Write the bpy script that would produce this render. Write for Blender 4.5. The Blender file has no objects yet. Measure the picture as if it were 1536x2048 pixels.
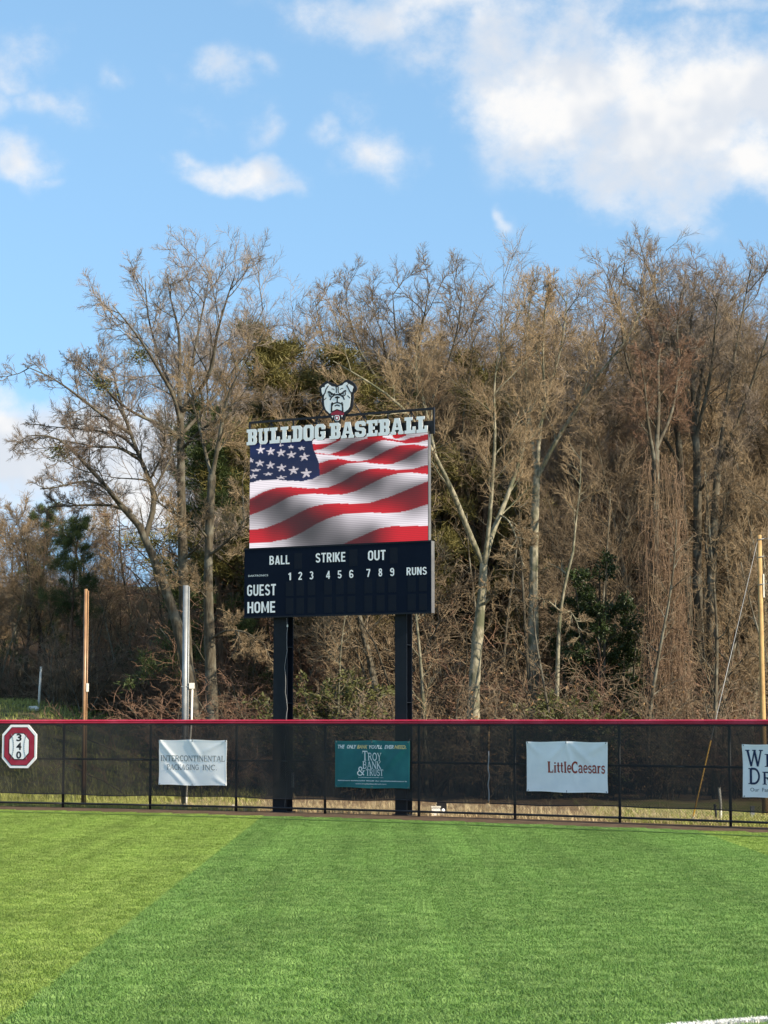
import bpy, math, random
import numpy as np
from mathutils import Vector, Matrix, Euler

# ------------------------------------------------------------------ camera, sky, sun, exposure
scene = bpy.context.scene
COL = scene.collection
F = 4100.0                       # focal length in pixels of the 1536 x 2048 photograph
CAM_Z = 2.44
HOR = 1441.0
TH = math.atan((HOR - 1024.0) / F)
cam_d = bpy.data.cameras.new('camera')
cam_d.sensor_fit = 'HORIZONTAL'; cam_d.sensor_width = 36.0; cam_d.lens = 36.0 * F / 1536.0
cam_d.clip_start = 0.1; cam_d.clip_end = 3000
cam = bpy.data.objects.new('camera', cam_d); COL.objects.link(cam)
cam.location = (0, 0, CAM_Z); cam.rotation_euler = (math.pi / 2 + TH, 0, 0)
scene.camera = cam
scene.view_settings.view_transform = 'Standard'; scene.view_settings.look = 'None'
scene.view_settings.exposure = 1.1; scene.view_settings.gamma = 1.0
scene.view_settings.use_curve_mapping = False
scene.cycles.max_bounces = 5; scene.cycles.diffuse_bounces = 2; scene.cycles.glossy_bounces = 2; scene.cycles.transmission_bounces = 2; scene.cycles.transparent_max_bounces = 8

SUN_AZ = math.radians(122.0)      # clockwise from +Y (view direction): right and a little behind the camera
SUN_EL = math.radians(31.0)
sun_d = bpy.data.lights.new('sun', 'SUN'); sun_d.energy = 4.4; sun_d.angle = math.radians(0.5)
sun_d.color = (1.0, 0.86, 0.66)
sun = bpy.data.objects.new('sun', sun_d); COL.objects.link(sun)
SDIR = Vector((math.sin(SUN_AZ) * math.cos(SUN_EL), math.cos(SUN_AZ) * math.cos(SUN_EL), math.sin(SUN_EL)))
sun.rotation_euler = SDIR.to_track_quat('Z', 'Y').to_euler(); sun.location = SDIR * 200


def raydir(u, v):
    x = (u - 768.0) / F; y = -(v - 1024.0) / F
    return Vector((x, math.cos(TH) - y * math.sin(TH), math.sin(TH) + y * math.cos(TH)))


def px(u, v, Y):
    d = raydir(u, v)
    return Vector((0, 0, CAM_Z)) + d * (Y / d.y)


def gp(u, v, z=0.0):
    d = raydir(u, v)
    return Vector((0, 0, CAM_Z)) + d * ((z - CAM_Z) / d.z)


world = bpy.data.worlds.new('World'); scene.world = world; world.use_nodes = True
world.cycles.sampling_method = 'MANUAL'; world.cycles.sample_map_resolution = 512
WT = world.node_tree; WT.nodes.clear()


def nd(tree, t, **kw):
    n = tree.nodes.new(t)
    for k, val in kw.items():
        setattr(n, k, val)
    return n


def math_n(tree, op, a, b=None, c=None, clamp=False):
    n = nd(tree, 'ShaderNodeMath', operation=op, use_clamp=clamp)
    for i, s in enumerate((a, b, c)):
        if s is None: continue
        if hasattr(s, 'links'): tree.links.new(s, n.inputs[i])
        else: n.inputs[i].default_value = s
    return n.outputs[0]


def smooth_n(tree, x, lo, hi):
    n = nd(tree, 'ShaderNodeMapRange', interpolation_type='SMOOTHSTEP')
    tree.links.new(x, n.inputs[0]); n.inputs[1].default_value = lo; n.inputs[2].default_value = hi
    return n.outputs[0]


def mixc(tree, f, a, b, blend='MIX'):
    n = nd(tree, 'ShaderNodeMix', data_type='RGBA', blend_type=blend)
    for s, i in ((f, 0), (a, 6), (b, 7)):
        if hasattr(s, 'links'): tree.links.new(s, n.inputs[i])
        elif i == 0: n.inputs[0].default_value = s
        else: n.inputs[i].default_value = (*s, 1) if len(s) == 3 else s
    return n.outputs[2]


def build_world():
    T = WT; L = T.links
    tc = nd(T, 'ShaderNodeTexCoord'); D = tc.outputs['Generated']
    sky = nd(T, 'ShaderNodeTexSky', sky_type='NISHITA', sun_disc=False)
    sky.sun_elevation = SUN_EL; sky.sun_rotation = SUN_AZ
    sky.altitude = 100; sky.air_density = 1.0; sky.dust_density = 0.3; sky.ozone_density = 1.6
    lift = nd(T, 'ShaderNodeMapping'); L.new(D, lift.inputs[0]); lift.inputs['Location'].default_value = (0, 0, 0.24); lift.inputs['Scale'].default_value = (1, 1, 0.62)
    L.new(lift.outputs[0], sky.inputs['Vector'])
    hsv = nd(T, 'ShaderNodeHueSaturation'); hsv.inputs['Saturation'].default_value = 1.02; hsv.inputs['Hue'].default_value = 0.487
    L.new(sky.outputs[0], hsv.inputs['Color'])
    def noise(scale, detail, rough, off=(0, 0, 0), zs=1.0, src=None, out='Fac'):
        m = nd(T, 'ShaderNodeVectorMath', operation='MULTIPLY_ADD'); L.new(D if src is None else src, m.inputs[0]); m.inputs[2].default_value = off
        m.inputs[1].default_value = (1, 1, zs)
        n = nd(T, 'ShaderNodeTexNoise'); L.new(m.outputs[0], n.inputs['Vector'])
        n.inputs['Scale'].default_value = scale; n.inputs['Detail'].default_value = detail
        n.inputs['Roughness'].default_value = rough
        return n.outputs[out]
    # the outlines are pushed about so that no cloud keeps a plain shape
    wv = nd(T, 'ShaderNodeVectorMath', operation='MULTIPLY_ADD'); L.new(noise(17, 4, .55, (1.3, 0, 2.2), out='Color'), wv.inputs[0])
    wv.inputs[1].default_value = (.07, .07, .05); wv.inputs[2].default_value = (-.035, -.035, -.025)
    wd = nd(T, 'ShaderNodeVectorMath', operation='ADD'); L.new(D, wd.inputs[0]); L.new(wv.outputs[0], wd.inputs[1]); DW = wd.outputs[0]
    nA = noise(30, 8, 0.62, zs=1.2)
    sx, sz = .010, .020
    sA = noise(21, 3, .5, (.4, .2, .1)); sB = noise(21, 3, .5, (.4 + sx, .2, .1 + sz))
    # clouds in view: (u, v, half width px, half height px, weight)
    blobs = [(1150, 190, 210, 150, 1.5), (1330, 240, 240, 150, 1.6), (1490, 190, 130, 120, 1.5), (1010, 90, 190, 110, 1.15),
             (830, 10, 260, 60, .85), (1250, 330, 230, 70, 1.0), (1500, 340, 170, 70, 1.3), (1400, 10, 260, 36, .5), (1010, 465, 26, 42, .55),
             (480, 350, 105, 32, .98), (540, 368, 60, 22, .7), (380, 322, 60, 24, .58), (745, 310, 80, 58, .82), (650, 280, 46, 30, .55), (700, 235, 60, 36, .34),
             (460, 140, 60, 38, .62), (520, 128, 50, 30, .4), (510, 250, 34, 52, .46), (415, 235, 44, 36, .34),
             (60, 120, 62, 64, .62), (140, 215, 66, 42, .56), (10, 215, 70, 46, .5), (30, 325, 80, 42, .84), (95, 360, 44, 18, .42), (260, 145, 34, 26, .4),
             (40, 900, 190, 95, 1.9), (250, 930, 170, 105, 1.9), (-60, 960, 160, 90, 1.4), (330, 1000, 170, 70, 1.3)]
    acc = None
    for (u, v, a, b, w) in blobs:
        c = raydir(u, v).normalized()
        iv = Vector((F / (a * 1.5), 2.5, F / (b * 1.5)))
        m = nd(T, 'ShaderNodeVectorMath', operation='MULTIPLY_ADD'); L.new(DW, m.inputs[0])
        m.inputs[1].default_value = iv; m.inputs[2].default_value = (-c.x * iv.x, -c.y * iv.y, -c.z * iv.z)
        ln = nd(T, 'ShaderNodeVectorMath', operation='LENGTH'); L.new(m.outputs[0], ln.inputs[0])
        g = math_n(T, 'MULTIPLY', math_n(T, 'SUBTRACT', 1.0, ln.outputs['Value'], clamp=True), w)
        acc = g if acc is None else math_n(T, 'MAXIMUM', acc, g)
    # the same kind of broken cumulus goes on all round the sky
    low = noise(3.2, 2, 0.5, off=(3.1, 1.7, 0.4), zs=2.0)
    gen = math_n(T, 'MULTIPLY', smooth_n(T, low, 0.5, 0.72), 1.1)
    mm = nd(T, 'ShaderNodeMapping', vector_type='TEXTURE'); L.new(D, mm.inputs[0])
    mm.inputs['Location'].default_value = raydir(768, 620).normalized(); mm.inputs['Scale'].default_value = (0.34, 0.5, 0.34)
    lf = nd(T, 'ShaderNodeVectorMath', operation='LENGTH'); L.new(mm.outputs[0], lf.inputs[0])
    gen = math_n(T, 'MULTIPLY', gen, smooth_n(T, lf.outputs['Value'], 0.75, 1.25))
    sep = nd(T, 'ShaderNodeSeparateXYZ'); L.new(D, sep.inputs[0])
    gen = math_n(T, 'MULTIPLY', gen, smooth_n(T, sep.outputs[2], 0.0, 0.06))
    acc = math_n(T, 'MAXIMUM', acc, gen)
    dA = math_n(T, 'ADD', acc, math_n(T, 'MULTIPLY', math_n(T, 'SUBTRACT', nA, 0.5), 2.1))
    gate = smooth_n(T, acc, 0.0, 0.42)
    alpha = math_n(T, 'MULTIPLY', smooth_n(T, dA, 0.0, 1.3), gate)
    lit = smooth_n(T, math_n(T, 'ADD', math_n(T, 'SUBTRACT', sA, sB), math_n(T, 'MULTIPLY', math_n(T, 'SUBTRACT', nA, .5), .12)), -0.12, 0.10)
    thick = smooth_n(T, dA, 0.3, 1.1)
    shade = math_n(T, 'MULTIPLY', math_n(T, 'SUBTRACT', 1.0, lit), math_n(T, 'MULTIPLY_ADD', thick, 0.8, 0.2))
    ccol = mixc(T, shade, (3.75, 3.7, 3.64), (2.85, 3.02, 3.28))
    col = mixc(T, math_n(T, 'MULTIPLY', alpha, 0.97), hsv.outputs[0], ccol)
    bg = nd(T, 'ShaderNodeBackground'); bg.inputs['Strength'].default_value = 0.125
    L.new(col, bg.inputs['Color'])
    out = nd(T, 'ShaderNodeOutputWorld'); L.new(bg.outputs[0], out.inputs[0])


build_world()

# ------------------------------------------------------------------ helpers
RNG = np.random.default_rng(7)
random.seed(11)


def mesh_np(name, verts, faces_list, mats=None, smooth=False, col=None):
    """faces_list: list of int arrays (n, 3) or (n, 4)"""
    me = bpy.data.meshes.new(name)
    verts = np.asarray(verts, np.float32).reshape(-1, 3)
    me.vertices.add(len(verts)); me.vertices.foreach_set('co', verts.ravel())
    faces_list = [np.asarray(f, np.int32) for f in faces_list if len(f)]
    nl = sum(f.size for f in faces_list); npoly = sum(len(f) for f in faces_list)
    me.loops.add(nl); me.polygons.add(npoly)
    me.loops.foreach_set('vertex_index', np.concatenate([f.ravel() for f in faces_list]))
    tot = np.concatenate([np.full(len(f), f.shape[1], np.int32) for f in faces_list])
    st = np.zeros(npoly, np.int32); st[1:] = np.cumsum(tot)[:-1]
    me.polygons.foreach_set('loop_start', st)
    me.polygons.foreach_set('loop_total', tot)
    if smooth: me.polygons.foreach_set('use_smooth', np.ones(npoly, bool))
    me.update(calc_edges=True)
    if mats is not None:
        me.materials.append(mats)
    return me


class MB:
    """collects boxes, tubes and polygons into one mesh"""
    def __init__(s): s.v = []; s.f = []; s.smooth = False
    def box(s, x0, x1, y0, y1, z0, z1):
        b = len(s.v)
        s.v += [(x, y, z) for z in (z0, z1) for y in (y0, y1) for x in (x0, x1)]
        s.f += [tuple(b + i for i in q) for q in ((0, 2, 3, 1), (4, 5, 7, 6), (0, 1, 5, 4), (2, 6, 7, 3), (0, 4, 6, 2), (1, 3, 7, 5))]
        return s
    def tube(s, pts, r, n=8, cap=True):
        pts = [Vector(p) for p in pts]
        rs = r if isinstance(r, (list, tuple)) else [r] * len(pts)
        rings = []
        for i, p in enumerate(pts):
            t = (pts[min(i + 1, len(pts) - 1)] - pts[max(i - 1, 0)]).normalized()
            a = Vector((0, 0, 1)) if abs(t.z) < .9 else Vector((1, 0, 0))
            e1 = t.cross(a).normalized(); e2 = t.cross(e1)
            b = len(s.v); rings.append(b)
            s.v += [tuple(p + (e1 * math.cos(2 * math.pi * k / n) + e2 * math.sin(2 * math.pi * k / n)) * rs[i]) for k in range(n)]
        for a, b in zip(rings, rings[1:]):
            for k in range(n):
                k2 = (k + 1) % n
                s.f.append((a + k, b + k, b + k2, a + k2))
        if cap:
            s.f.append(tuple(rings[0] + k for k in range(n))); s.f.append(tuple(rings[-1] + k for k in reversed(range(n))))
        return s
    def poly(s, pts):
        b = len(s.v); s.v += [tuple(p) for p in pts]; s.f.append(tuple(range(b, b + len(pts)))); return s
    def sweep(s, path, prof):
        """path: list of (origin, side vector); profile in (side, z)"""
        rings = []
        for o, sd in path:
            rings.append(len(s.v)); s.v += [tuple(o + sd * a + Vector((0, 0, b))) for a, b in prof]
        n = len(prof)
        for a, b in zip(rings, rings[1:]):
            for k in range(n):
                k2 = (k + 1) % n; s.f.append((a + k, a + k2, b + k2, b + k))
        s.f.append(tuple(rings[0] + k for k in reversed(range(n)))); s.f.append(tuple(rings[-1] + k for k in range(n)))
        return s
    def mesh(s, name, mat, smooth=False):
        me = bpy.data.meshes.new(name); me.from_pydata(s.v, [], s.f); me.materials.append(mat)
        if smooth: me.polygons.foreach_set('use_smooth', [True] * len(me.polygons))
        me.update(); return me
    def build(s, name, mat, parent=None, smooth=False):
        return link(name, s.mesh(name, mat, smooth), parent)


def link(name, data, parent=None):
    o = bpy.data.objects.new(name, data); COL.objects.link(o)
    if parent is not None: o.parent = parent
    return o


def tag(o, label, cat, group=None):
    o['label'] = label; o['category'] = cat
    if group: o['group'] = group
    return o


def thing(name, loc, label, cat, group=None, rz=0.0):
    o = link(name, None); o.location = loc; o.rotation_euler = (0, 0, rz)
    return tag(o, label, cat, group)


def structure(o): o['kind'] = 'structure'; return o
def stuff(o): o['kind'] = 'stuff'; return o


def copy_tree(src, parent=None):
    c = src.copy(); COL.objects.link(c); c.parent = parent
    for ch in src.children: copy_tree(ch, c)
    return c


# ------------------------------------------------------------------ materials
def mat(name, color, rough=0.6, spec=0.5, metal=0.0, noise=None, bump=None, var=0.0, emit=None):
    """noise = (scale, color2, lo, hi); bump = (scale, strength, distance); var = brightness change per object"""
    m = bpy.data.materials.new(name); m.use_nodes = True
    T = m.node_tree; p = T.nodes['Principled BSDF']
    p.inputs['Roughness'].default_value = rough; p.inputs['Specular IOR Level'].default_value = spec
    p.inputs['Metallic'].default_value = metal
    p.inputs['Base Color'].default_value = (*color, 1)
    tc = nd(T, 'ShaderNodeTexCoord'); src = None
    if noise:
        sc, c2, lo, hi = noise
        n = nd(T, 'ShaderNodeTexNoise'); n.inputs['Scale'].default_value = sc; n.inputs['Detail'].default_value = 6
        n.inputs['Roughness'].default_value = 0.62
        T.links.new(tc.outputs['Object'], n.inputs['Vector'])
        src = mixc(T, smooth_n(T, n.outputs['Fac'], lo, hi), color, c2)
    if var:
        oi = nd(T, 'ShaderNodeObjectInfo')
        f = math_n(T, 'MULTIPLY_ADD', oi.outputs['Random'], var * 2, 1 - var)
        h = nd(T, 'ShaderNodeHueSaturation'); T.links.new(f, h.inputs['Value'])
        if src is None: h.inputs['Color'].default_value = (*color, 1)
        else: T.links.new(src, h.inputs['Color'])
        src = h.outputs[0]
    if src is not None: T.links.new(src, p.inputs['Base Color'])
    if bump:
        n = nd(T, 'ShaderNodeTexNoise'); n.inputs['Scale'].default_value = bump[0]; n.inputs['Detail'].default_value = 5
        T.links.new(tc.outputs['Object'], n.inputs['Vector'])
        b = nd(T, 'ShaderNodeBump'); b.inputs['Strength'].default_value = bump[1]; b.inputs['Distance'].default_value = bump[2]
        T.links.new(n.outputs['Fac'], b.inputs['Height']); T.links.new(b.outputs[0], p.inputs['Normal'])
    return m


M = {}
M['turf_dark'] = mat('turf_dark', (.045, .1, .02), .75, .25, noise=(.55, (.06, .125, .028), .35, .7), bump=(60, .6, .03))
M['turf_light'] = mat('turf_light', (.07, .115, .018), .75, .25, noise=(.55, (.09, .14, .025), .35, .7), bump=(60, .6, .03))
M['white_turf'] = mat('white_turf', (.8, .8, .76), .8, .2)
M['track'] = mat('track', (.075, .05, .032), .95, .1, noise=(2.2, (.125, .088, .06), .35, .7), bump=(30, .5, .03))
M['black_steel'] = mat('black_steel', (.012, .012, .014), .45, .5)
M['navy_steel'] = mat('navy_steel', (.004, .007, .013), .55, .25, noise=(1.5, (.007, .011, .018), .4, .7))
M['navy_panel'] = mat('navy_panel', (.0018, .006, .017), .6, .1, noise=(1.2, (.0035, .0085, .02), .4, .75))
M['digit_panel'] = mat('digit_panel', (.003, .007, .016), .5, .15, noise=(6, (.0045, .008, .016), .4, .6))
M['grey_edge'] = mat('grey_edge', (.09, .09, .092), .5, .4, noise=(3, (.13, .13, .13), .4, .7))
M['sign_white'] = mat('sign_white', (.9, .91, .9), .5, .4, noise=(2.5, (.77, .8, .8), .45, .75))
M['sign_red'] = mat('sign_red', (.3, .012, .035), .45, .4, noise=(3, (.36, .03, .06), .4, .7))
M['sign_black'] = mat('sign_black', (.01, .01, .013), .5, .4)
M['cap_red'] = mat('cap_red', (.46, .014, .045), .42, .5, noise=(1.6, (.54, .045, .085), .4, .75), bump=(12, .15, .01))
M['banner_white'] = mat('banner_white', (.86, .87, .86), .55, .35, noise=(2, (.78, .8, .8), .4, .7))
M['banner_teal'] = mat('banner_teal', (.006, .115, .125), .5, .35, noise=(2, (.012, .14, .145), .4, .7))
M['hem_white'] = mat('hem_white', (.9, .9, .88), .6, .3)
M['hem_teal'] = mat('hem_teal', (.02, .15, .15), .6, .3)
M['ink_white'] = mat('ink_white', (.68, .74, .74), .6, .3)
M['ink_gold'] = mat('ink_gold', (.6, .5, .22), .6, .3)
M['ink_grey'] = mat('ink_grey', (.13, .16, .18), .6, .3)
M['ink_red'] = mat('ink_red', (.3, .045, .025), .6, .3)
M['ink_pale'] = mat('ink_pale', (.2, .235, .25), .6, .3)
M['ink_navy'] = mat('ink_navy', (.012, .025, .075), .6, .3)
M['ink_black'] = mat('ink_black', (.012, .014, .02), .6, .3)
M['galv'] = mat('galv', (.22, .235, .24), .5, .5, .35, noise=(4, (.3, .31, .31), .4, .7))
M['brown_steel'] = mat('brown_steel', (.3, .175, .085), .4, .5, .0, noise=(3, (.22, .115, .055), .4, .7))
M['pvc'] = mat('pvc', (.72, .7, .62), .5, .4, noise=(4, (.6, .58, .5), .45, .7))
M['pole_wood'] = mat('pole_wood', (.42, .28, .12), .85, .2, noise=(2.5, (.3, .19, .085), .4, .7), bump=(14, .5, .02))
M['wire'] = mat('wire', (.3, .3, .29), .5, .5, .4)
M['yellow'] = mat('yellow', (.62, .36, .05), .5, .4)
M['cable'] = mat('cable', (.22, .22, .22), .6, .4)


def bark_mat(name, c1, c2, c3, sc=3.0, zs=0.25):
    m = bpy.data.materials.new(name); m.use_nodes = True
    T = m.node_tree; p = T.nodes['Principled BSDF']
    p.inputs['Roughness'].default_value = .9; p.inputs['Specular IOR Level'].default_value = .15
    tc = nd(T, 'ShaderNodeTexCoord'); mp = nd(T, 'ShaderNodeMapping'); mp.inputs['Scale'].default_value = (1, 1, zs)
    T.links.new(tc.outputs['Object'], mp.inputs[0])
    n1 = nd(T, 'ShaderNodeTexNoise'); n1.inputs['Scale'].default_value = sc * 4; n1.inputs['Detail'].default_value = 5
    n2 = nd(T, 'ShaderNodeTexNoise'); n2.inputs['Scale'].default_value = sc * .7; n2.inputs['Detail'].default_value = 4
    T.links.new(mp.outputs[0], n1.inputs['Vector']); T.links.new(tc.outputs['Object'], n2.inputs['Vector'])
    c = mixc(T, smooth_n(T, n1.outputs['Fac'], .35, .65), c1, c2)
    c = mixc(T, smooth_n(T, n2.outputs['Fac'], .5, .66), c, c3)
    oi = nd(T, 'ShaderNodeObjectInfo'); h = nd(T, 'ShaderNodeHueSaturation')
    T.links.new(math_n(T, 'MULTIPLY_ADD', oi.outputs['Random'], .5, .75), h.inputs['Value']); T.links.new(c, h.inputs['Color'])
    T.links.new(h.outputs[0], p.inputs['Base Color'])
    b = nd(T, 'ShaderNodeBump'); b.inputs['Strength'].default_value = .7; b.inputs['Distance'].default_value = .04
    T.links.new(n1.outputs['Fac'], b.inputs['Height']); T.links.new(b.outputs[0], p.inputs['Normal'])
    return m


M['bark'] = bark_mat('bark', (0.0544, 0.0451, 0.0316), (0.0944, 0.0831, 0.0607), (0.127, 0.121, 0.0948))
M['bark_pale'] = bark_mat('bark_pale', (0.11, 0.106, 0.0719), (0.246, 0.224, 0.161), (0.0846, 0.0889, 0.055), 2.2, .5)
M['bark_pine'] = bark_mat('bark_pine', (0.072, 0.0468, 0.0302), (0.13, 0.0864, 0.0576), (0.0936, 0.072, 0.0504))
M['twig'] = bark_mat('twig', (0.159, 0.121, 0.0798), (0.237, 0.182, 0.121), (0.195, 0.142, 0.0875), .25, 1)
M['twig_grey'] = bark_mat('twig_grey', (0.165, 0.138, 0.113), (0.254, 0.211, 0.171), (0.204, 0.154, 0.117), .25, 1)
M['twig_red'] = bark_mat('twig_red', (0.188, 0.114, 0.0788), (0.264, 0.166, 0.109), (0.225, 0.156, 0.105), .25, 1)
M['twig_tan'] = bark_mat('twig_tan', (0.209, 0.154, 0.0915), (0.267, 0.2, 0.123), (0.188, 0.131, 0.0773), .25, 1)
M['vine'] = bark_mat('vine', (0.157, 0.103, 0.0656), (0.23, 0.159, 0.106), (0.186, 0.134, 0.0821), .5, 1)


def leaf_mat(name, c1, c2, trans=.25, rough=.55, brushed=False):
    m = bpy.data.materials.new(name); m.use_nodes = True
    T = m.node_tree; p = T.nodes['Principled BSDF']
    p.inputs['Roughness'].default_value = rough; p.inputs['Specular IOR Level'].default_value = .3
    tc = nd(T, 'ShaderNodeTexCoord'); n = nd(T, 'ShaderNodeTexNoise')
    n.inputs['Scale'].default_value = 1.6; n.inputs['Detail'].default_value = 7; n.inputs['Roughness'].default_value = .8
    T.links.new(tc.outputs['Object'], n.inputs['Vector'])
    c = mixc(T, smooth_n(T, n.outputs['Fac'], .35, .65), c1, c2)
    if brushed:         # nap brushed in long strips, and broad worn patches
        gm = nd(T, 'ShaderNodeNewGeometry'); mp = nd(T, 'ShaderNodeVectorMath', operation='MULTIPLY'); T.links.new(gm.outputs['Position'], mp.inputs[0]); mp.inputs[1].default_value = (1.5, .035, 0)
        n1 = nd(T, 'ShaderNodeTexNoise'); n1.inputs['Scale'].default_value = 1.0; n1.inputs['Detail'].default_value = 4; T.links.new(mp.outputs[0], n1.inputs['Vector'])
        n2 = nd(T, 'ShaderNodeTexNoise'); n2.inputs['Scale'].default_value = .35; n2.inputs['Detail'].default_value = 5; T.links.new(gm.outputs['Position'], n2.inputs['Vector'])
        h = nd(T, 'ShaderNodeHueSaturation'); T.links.new(c, h.inputs['Color'])
        T.links.new(math_n(T, 'ADD', math_n(T, 'MULTIPLY_ADD', n1.outputs['Fac'], .55, .475), math_n(T, 'MULTIPLY_ADD', n2.outputs['Fac'], .5, -.25)), h.inputs['Value'])
        c = h.outputs[0]
    T.links.new(c, p.inputs['Base Color'])
    tr = nd(T, 'ShaderNodeBsdfTranslucent'); T.links.new(c, tr.inputs['Color'])
    mx = nd(T, 'ShaderNodeMixShader'); mx.inputs[0].default_value = trans
    T.links.new(p.outputs[0], mx.inputs[1]); T.links.new(tr.outputs[0], mx.inputs[2])
    T.links.new(mx.outputs[0], T.nodes['Material Output'].inputs['Surface'])
    return m


M['pine_needle'] = leaf_mat('pine_needle', (0.0375, 0.0625, 0.02), (0.075, 0.1, 0.03), .15)
M['pine_olive'] = leaf_mat('pine_olive', (0.105, 0.098, 0.0286), (0.165, 0.14, 0.0429), .15)
M['leaf_ever'] = leaf_mat('leaf_ever', (0.019, 0.0363, 0.0121), (0.0518, 0.0734, 0.0216), .2, .4)
M['leaf_yellowgreen'] = leaf_mat('leaf_yellowgreen', (.055, .065, .02), (.11, .11, .036), .25)
M['leaf_brown'] = leaf_mat('leaf_brown', (.24, .14, .06), (.34, .21, .1), .3)
M['mistletoe'] = leaf_mat('mistletoe', (0.096, 0.108, 0.03), (0.144, 0.15, 0.042), .2)
M['dry_grass'] = leaf_mat('dry_grass', (.48, .38, .22), (.6, .5, .3), .3)
M['green_grass'] = leaf_mat('green_grass', (.26, .29, .07), (.42, .42, .13), .3)
M['fibre_dark'] = leaf_mat('fibre_dark', (.125, .27, .045), (.3, .48, .13), .25, .5, True)
M['fibre_light'] = leaf_mat('fibre_light', (.185, .31, .04), (.4, .535, .125), .25, .5, True)


def screen_mat():
    m = bpy.data.materials.new('windscreen'); m.use_nodes = True
    T = m.node_tree; p = T.nodes['Principled BSDF']
    p.inputs['Roughness'].default_value = .8; p.inputs['Specular IOR Level'].default_value = .2
    tc = nd(T, 'ShaderNodeTexCoord'); n = nd(T, 'ShaderNodeTexNoise'); n.inputs['Scale'].default_value = 1.1; n.inputs['Detail'].default_value = 6
    T.links.new(tc.outputs['Object'], n.inputs['Vector'])
    T.links.new(mixc(T, smooth_n(T, n.outputs['Fac'], .35, .7), (.024, .024, .025), (.04, .038, .034)), p.inputs['Base Color'])
    t = nd(T, 'ShaderNodeBsdfTransparent'); mx = nd(T, 'ShaderNodeMixShader')
    mx.inputs[0].default_value = .84
    T.links.new(t.outputs[0], mx.inputs[1]); T.links.new(p.outputs[0], mx.inputs[2])
    T.links.new(mx.outputs[0], T.nodes['Material Output'].inputs['Surface'])
    return m


M['screen'] = screen_mat()


def ground_mat():
    m = bpy.data.materials.new('ground'); m.use_nodes = True
    T = m.node_tree; p = T.nodes['Principled BSDF']
    p.inputs['Roughness'].default_value = .95; p.inputs['Specular IOR Level'].default_value = .1
    tc = nd(T, 'ShaderNodeTexCoord')
    def nz(sc, det=6):
        n = nd(T, 'ShaderNodeTexNoise'); n.inputs['Scale'].default_value = sc; n.inputs['Detail'].default_value = det
        n.inputs['Roughness'].default_value = .65
        T.links.new(tc.outputs['Object'], n.inputs['Vector']); return n.outputs['Fac']
    sep = nd(T, 'ShaderNodeSeparateXYZ'); T.links.new(tc.outputs['Object'], sep.inputs[0])
    grass = mixc(T, smooth_n(T, nz(1.3), .38, .62), (.17, .185, .05), (.3, .25, .11))
    litter = mixc(T, smooth_n(T, nz(3.5), .35, .65), (.12, .08, .045), (.24, .165, .095))
    bank = mixc(T, smooth_n(T, nz(.8), .35, .65), (.07, .09, .035), (.15, .13, .065))
    f = smooth_n(T, math_n(T, 'ADD', sep.outputs[1], math_n(T, 'MULTIPLY', math_n(T, 'SUBTRACT', nz(.35, 3), .5), 8)), 61, 66)
    wood = mixc(T, smooth_n(T, sep.outputs[0], -11, -3), bank, litter)
    near = mixc(T, smooth_n(T, math_n(T, 'ABSOLUTE', math_n(T, 'ADD', sep.outputs[0], -1.0)), 4.2, 6.5), litter, grass)
    T.links.new(mixc(T, f, near, wood), p.inputs['Base Color'])
    b = nd(T, 'ShaderNodeBump'); b.inputs['Strength'].default_value = .8; b.inputs['Distance'].default_value = .08
    T.links.new(nz(6), b.inputs['Height']); T.links.new(b.outputs[0], p.inputs['Normal'])
    return m


M['ground'] = ground_mat()

# ------------------------------------------------------------------ fence line in plan
obs = [(126, 1614), (300, 1619), (472, 1623), (650, 1626.5), (838, 1632), (1030, 1637.5), (1240, 1645), (1462, 1653)]
hfit = np.polyfit([o[0] for o in obs], [o[1] for o in obs], 2)
POSTS = [gp(u, float(np.polyval(hfit, u))) for u, _ in obs]
yfit = np.polyfit([p.x for p in POSTS], [p.y for p in POSTS], 2)


def fence_y(x): return float(np.polyval(yfit, x))
def fence_tan(x):
    d = 2 * yfit[0] * x + yfit[1]; return Vector((1, float(d), 0)).normalized()
def fence_nrm(x):
    t = fence_tan(x); return Vector((t.y, -t.x, 0))      # towards the field


step = (POSTS[-1].x - POSTS[0].x) / 7
PX = [POSTS[0].x - 2.35 * 2, POSTS[0].x - 2.35] + [p.x for p in POSTS] + [POSTS[-1].x + 2.5, POSTS[-1].x + 5.0]
FX0, FX1 = PX[0], PX[-1]


def fence_hit(u):
    d = raydir(u, HOR); x = 0.0
    for _ in range(30): x = fence_y(x) * d.x / d.y
    return Vector((x, fence_y(x), 0))


# ------------------------------------------------------------------ ground, turf, warning track
def sstep(x, a, b):
    t = np.clip((x - a) / (b - a), 0, 1); return t * t * (3 - 2 * t)


def terr(x, y):
    x = np.asarray(x, float); y = np.asarray(y, float)
    bank = 3.15 * sstep(y, 60.5, 84) * sstep(-x, 1.5, 15)
    wood = 1.3 * sstep(y, 66, 130) * sstep(x, -8, 4)
    far = 13.0 * sstep(y, 108, 215)
    return bank + wood + far - .02


def tz(x, y): return float(terr(x, y))


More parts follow.
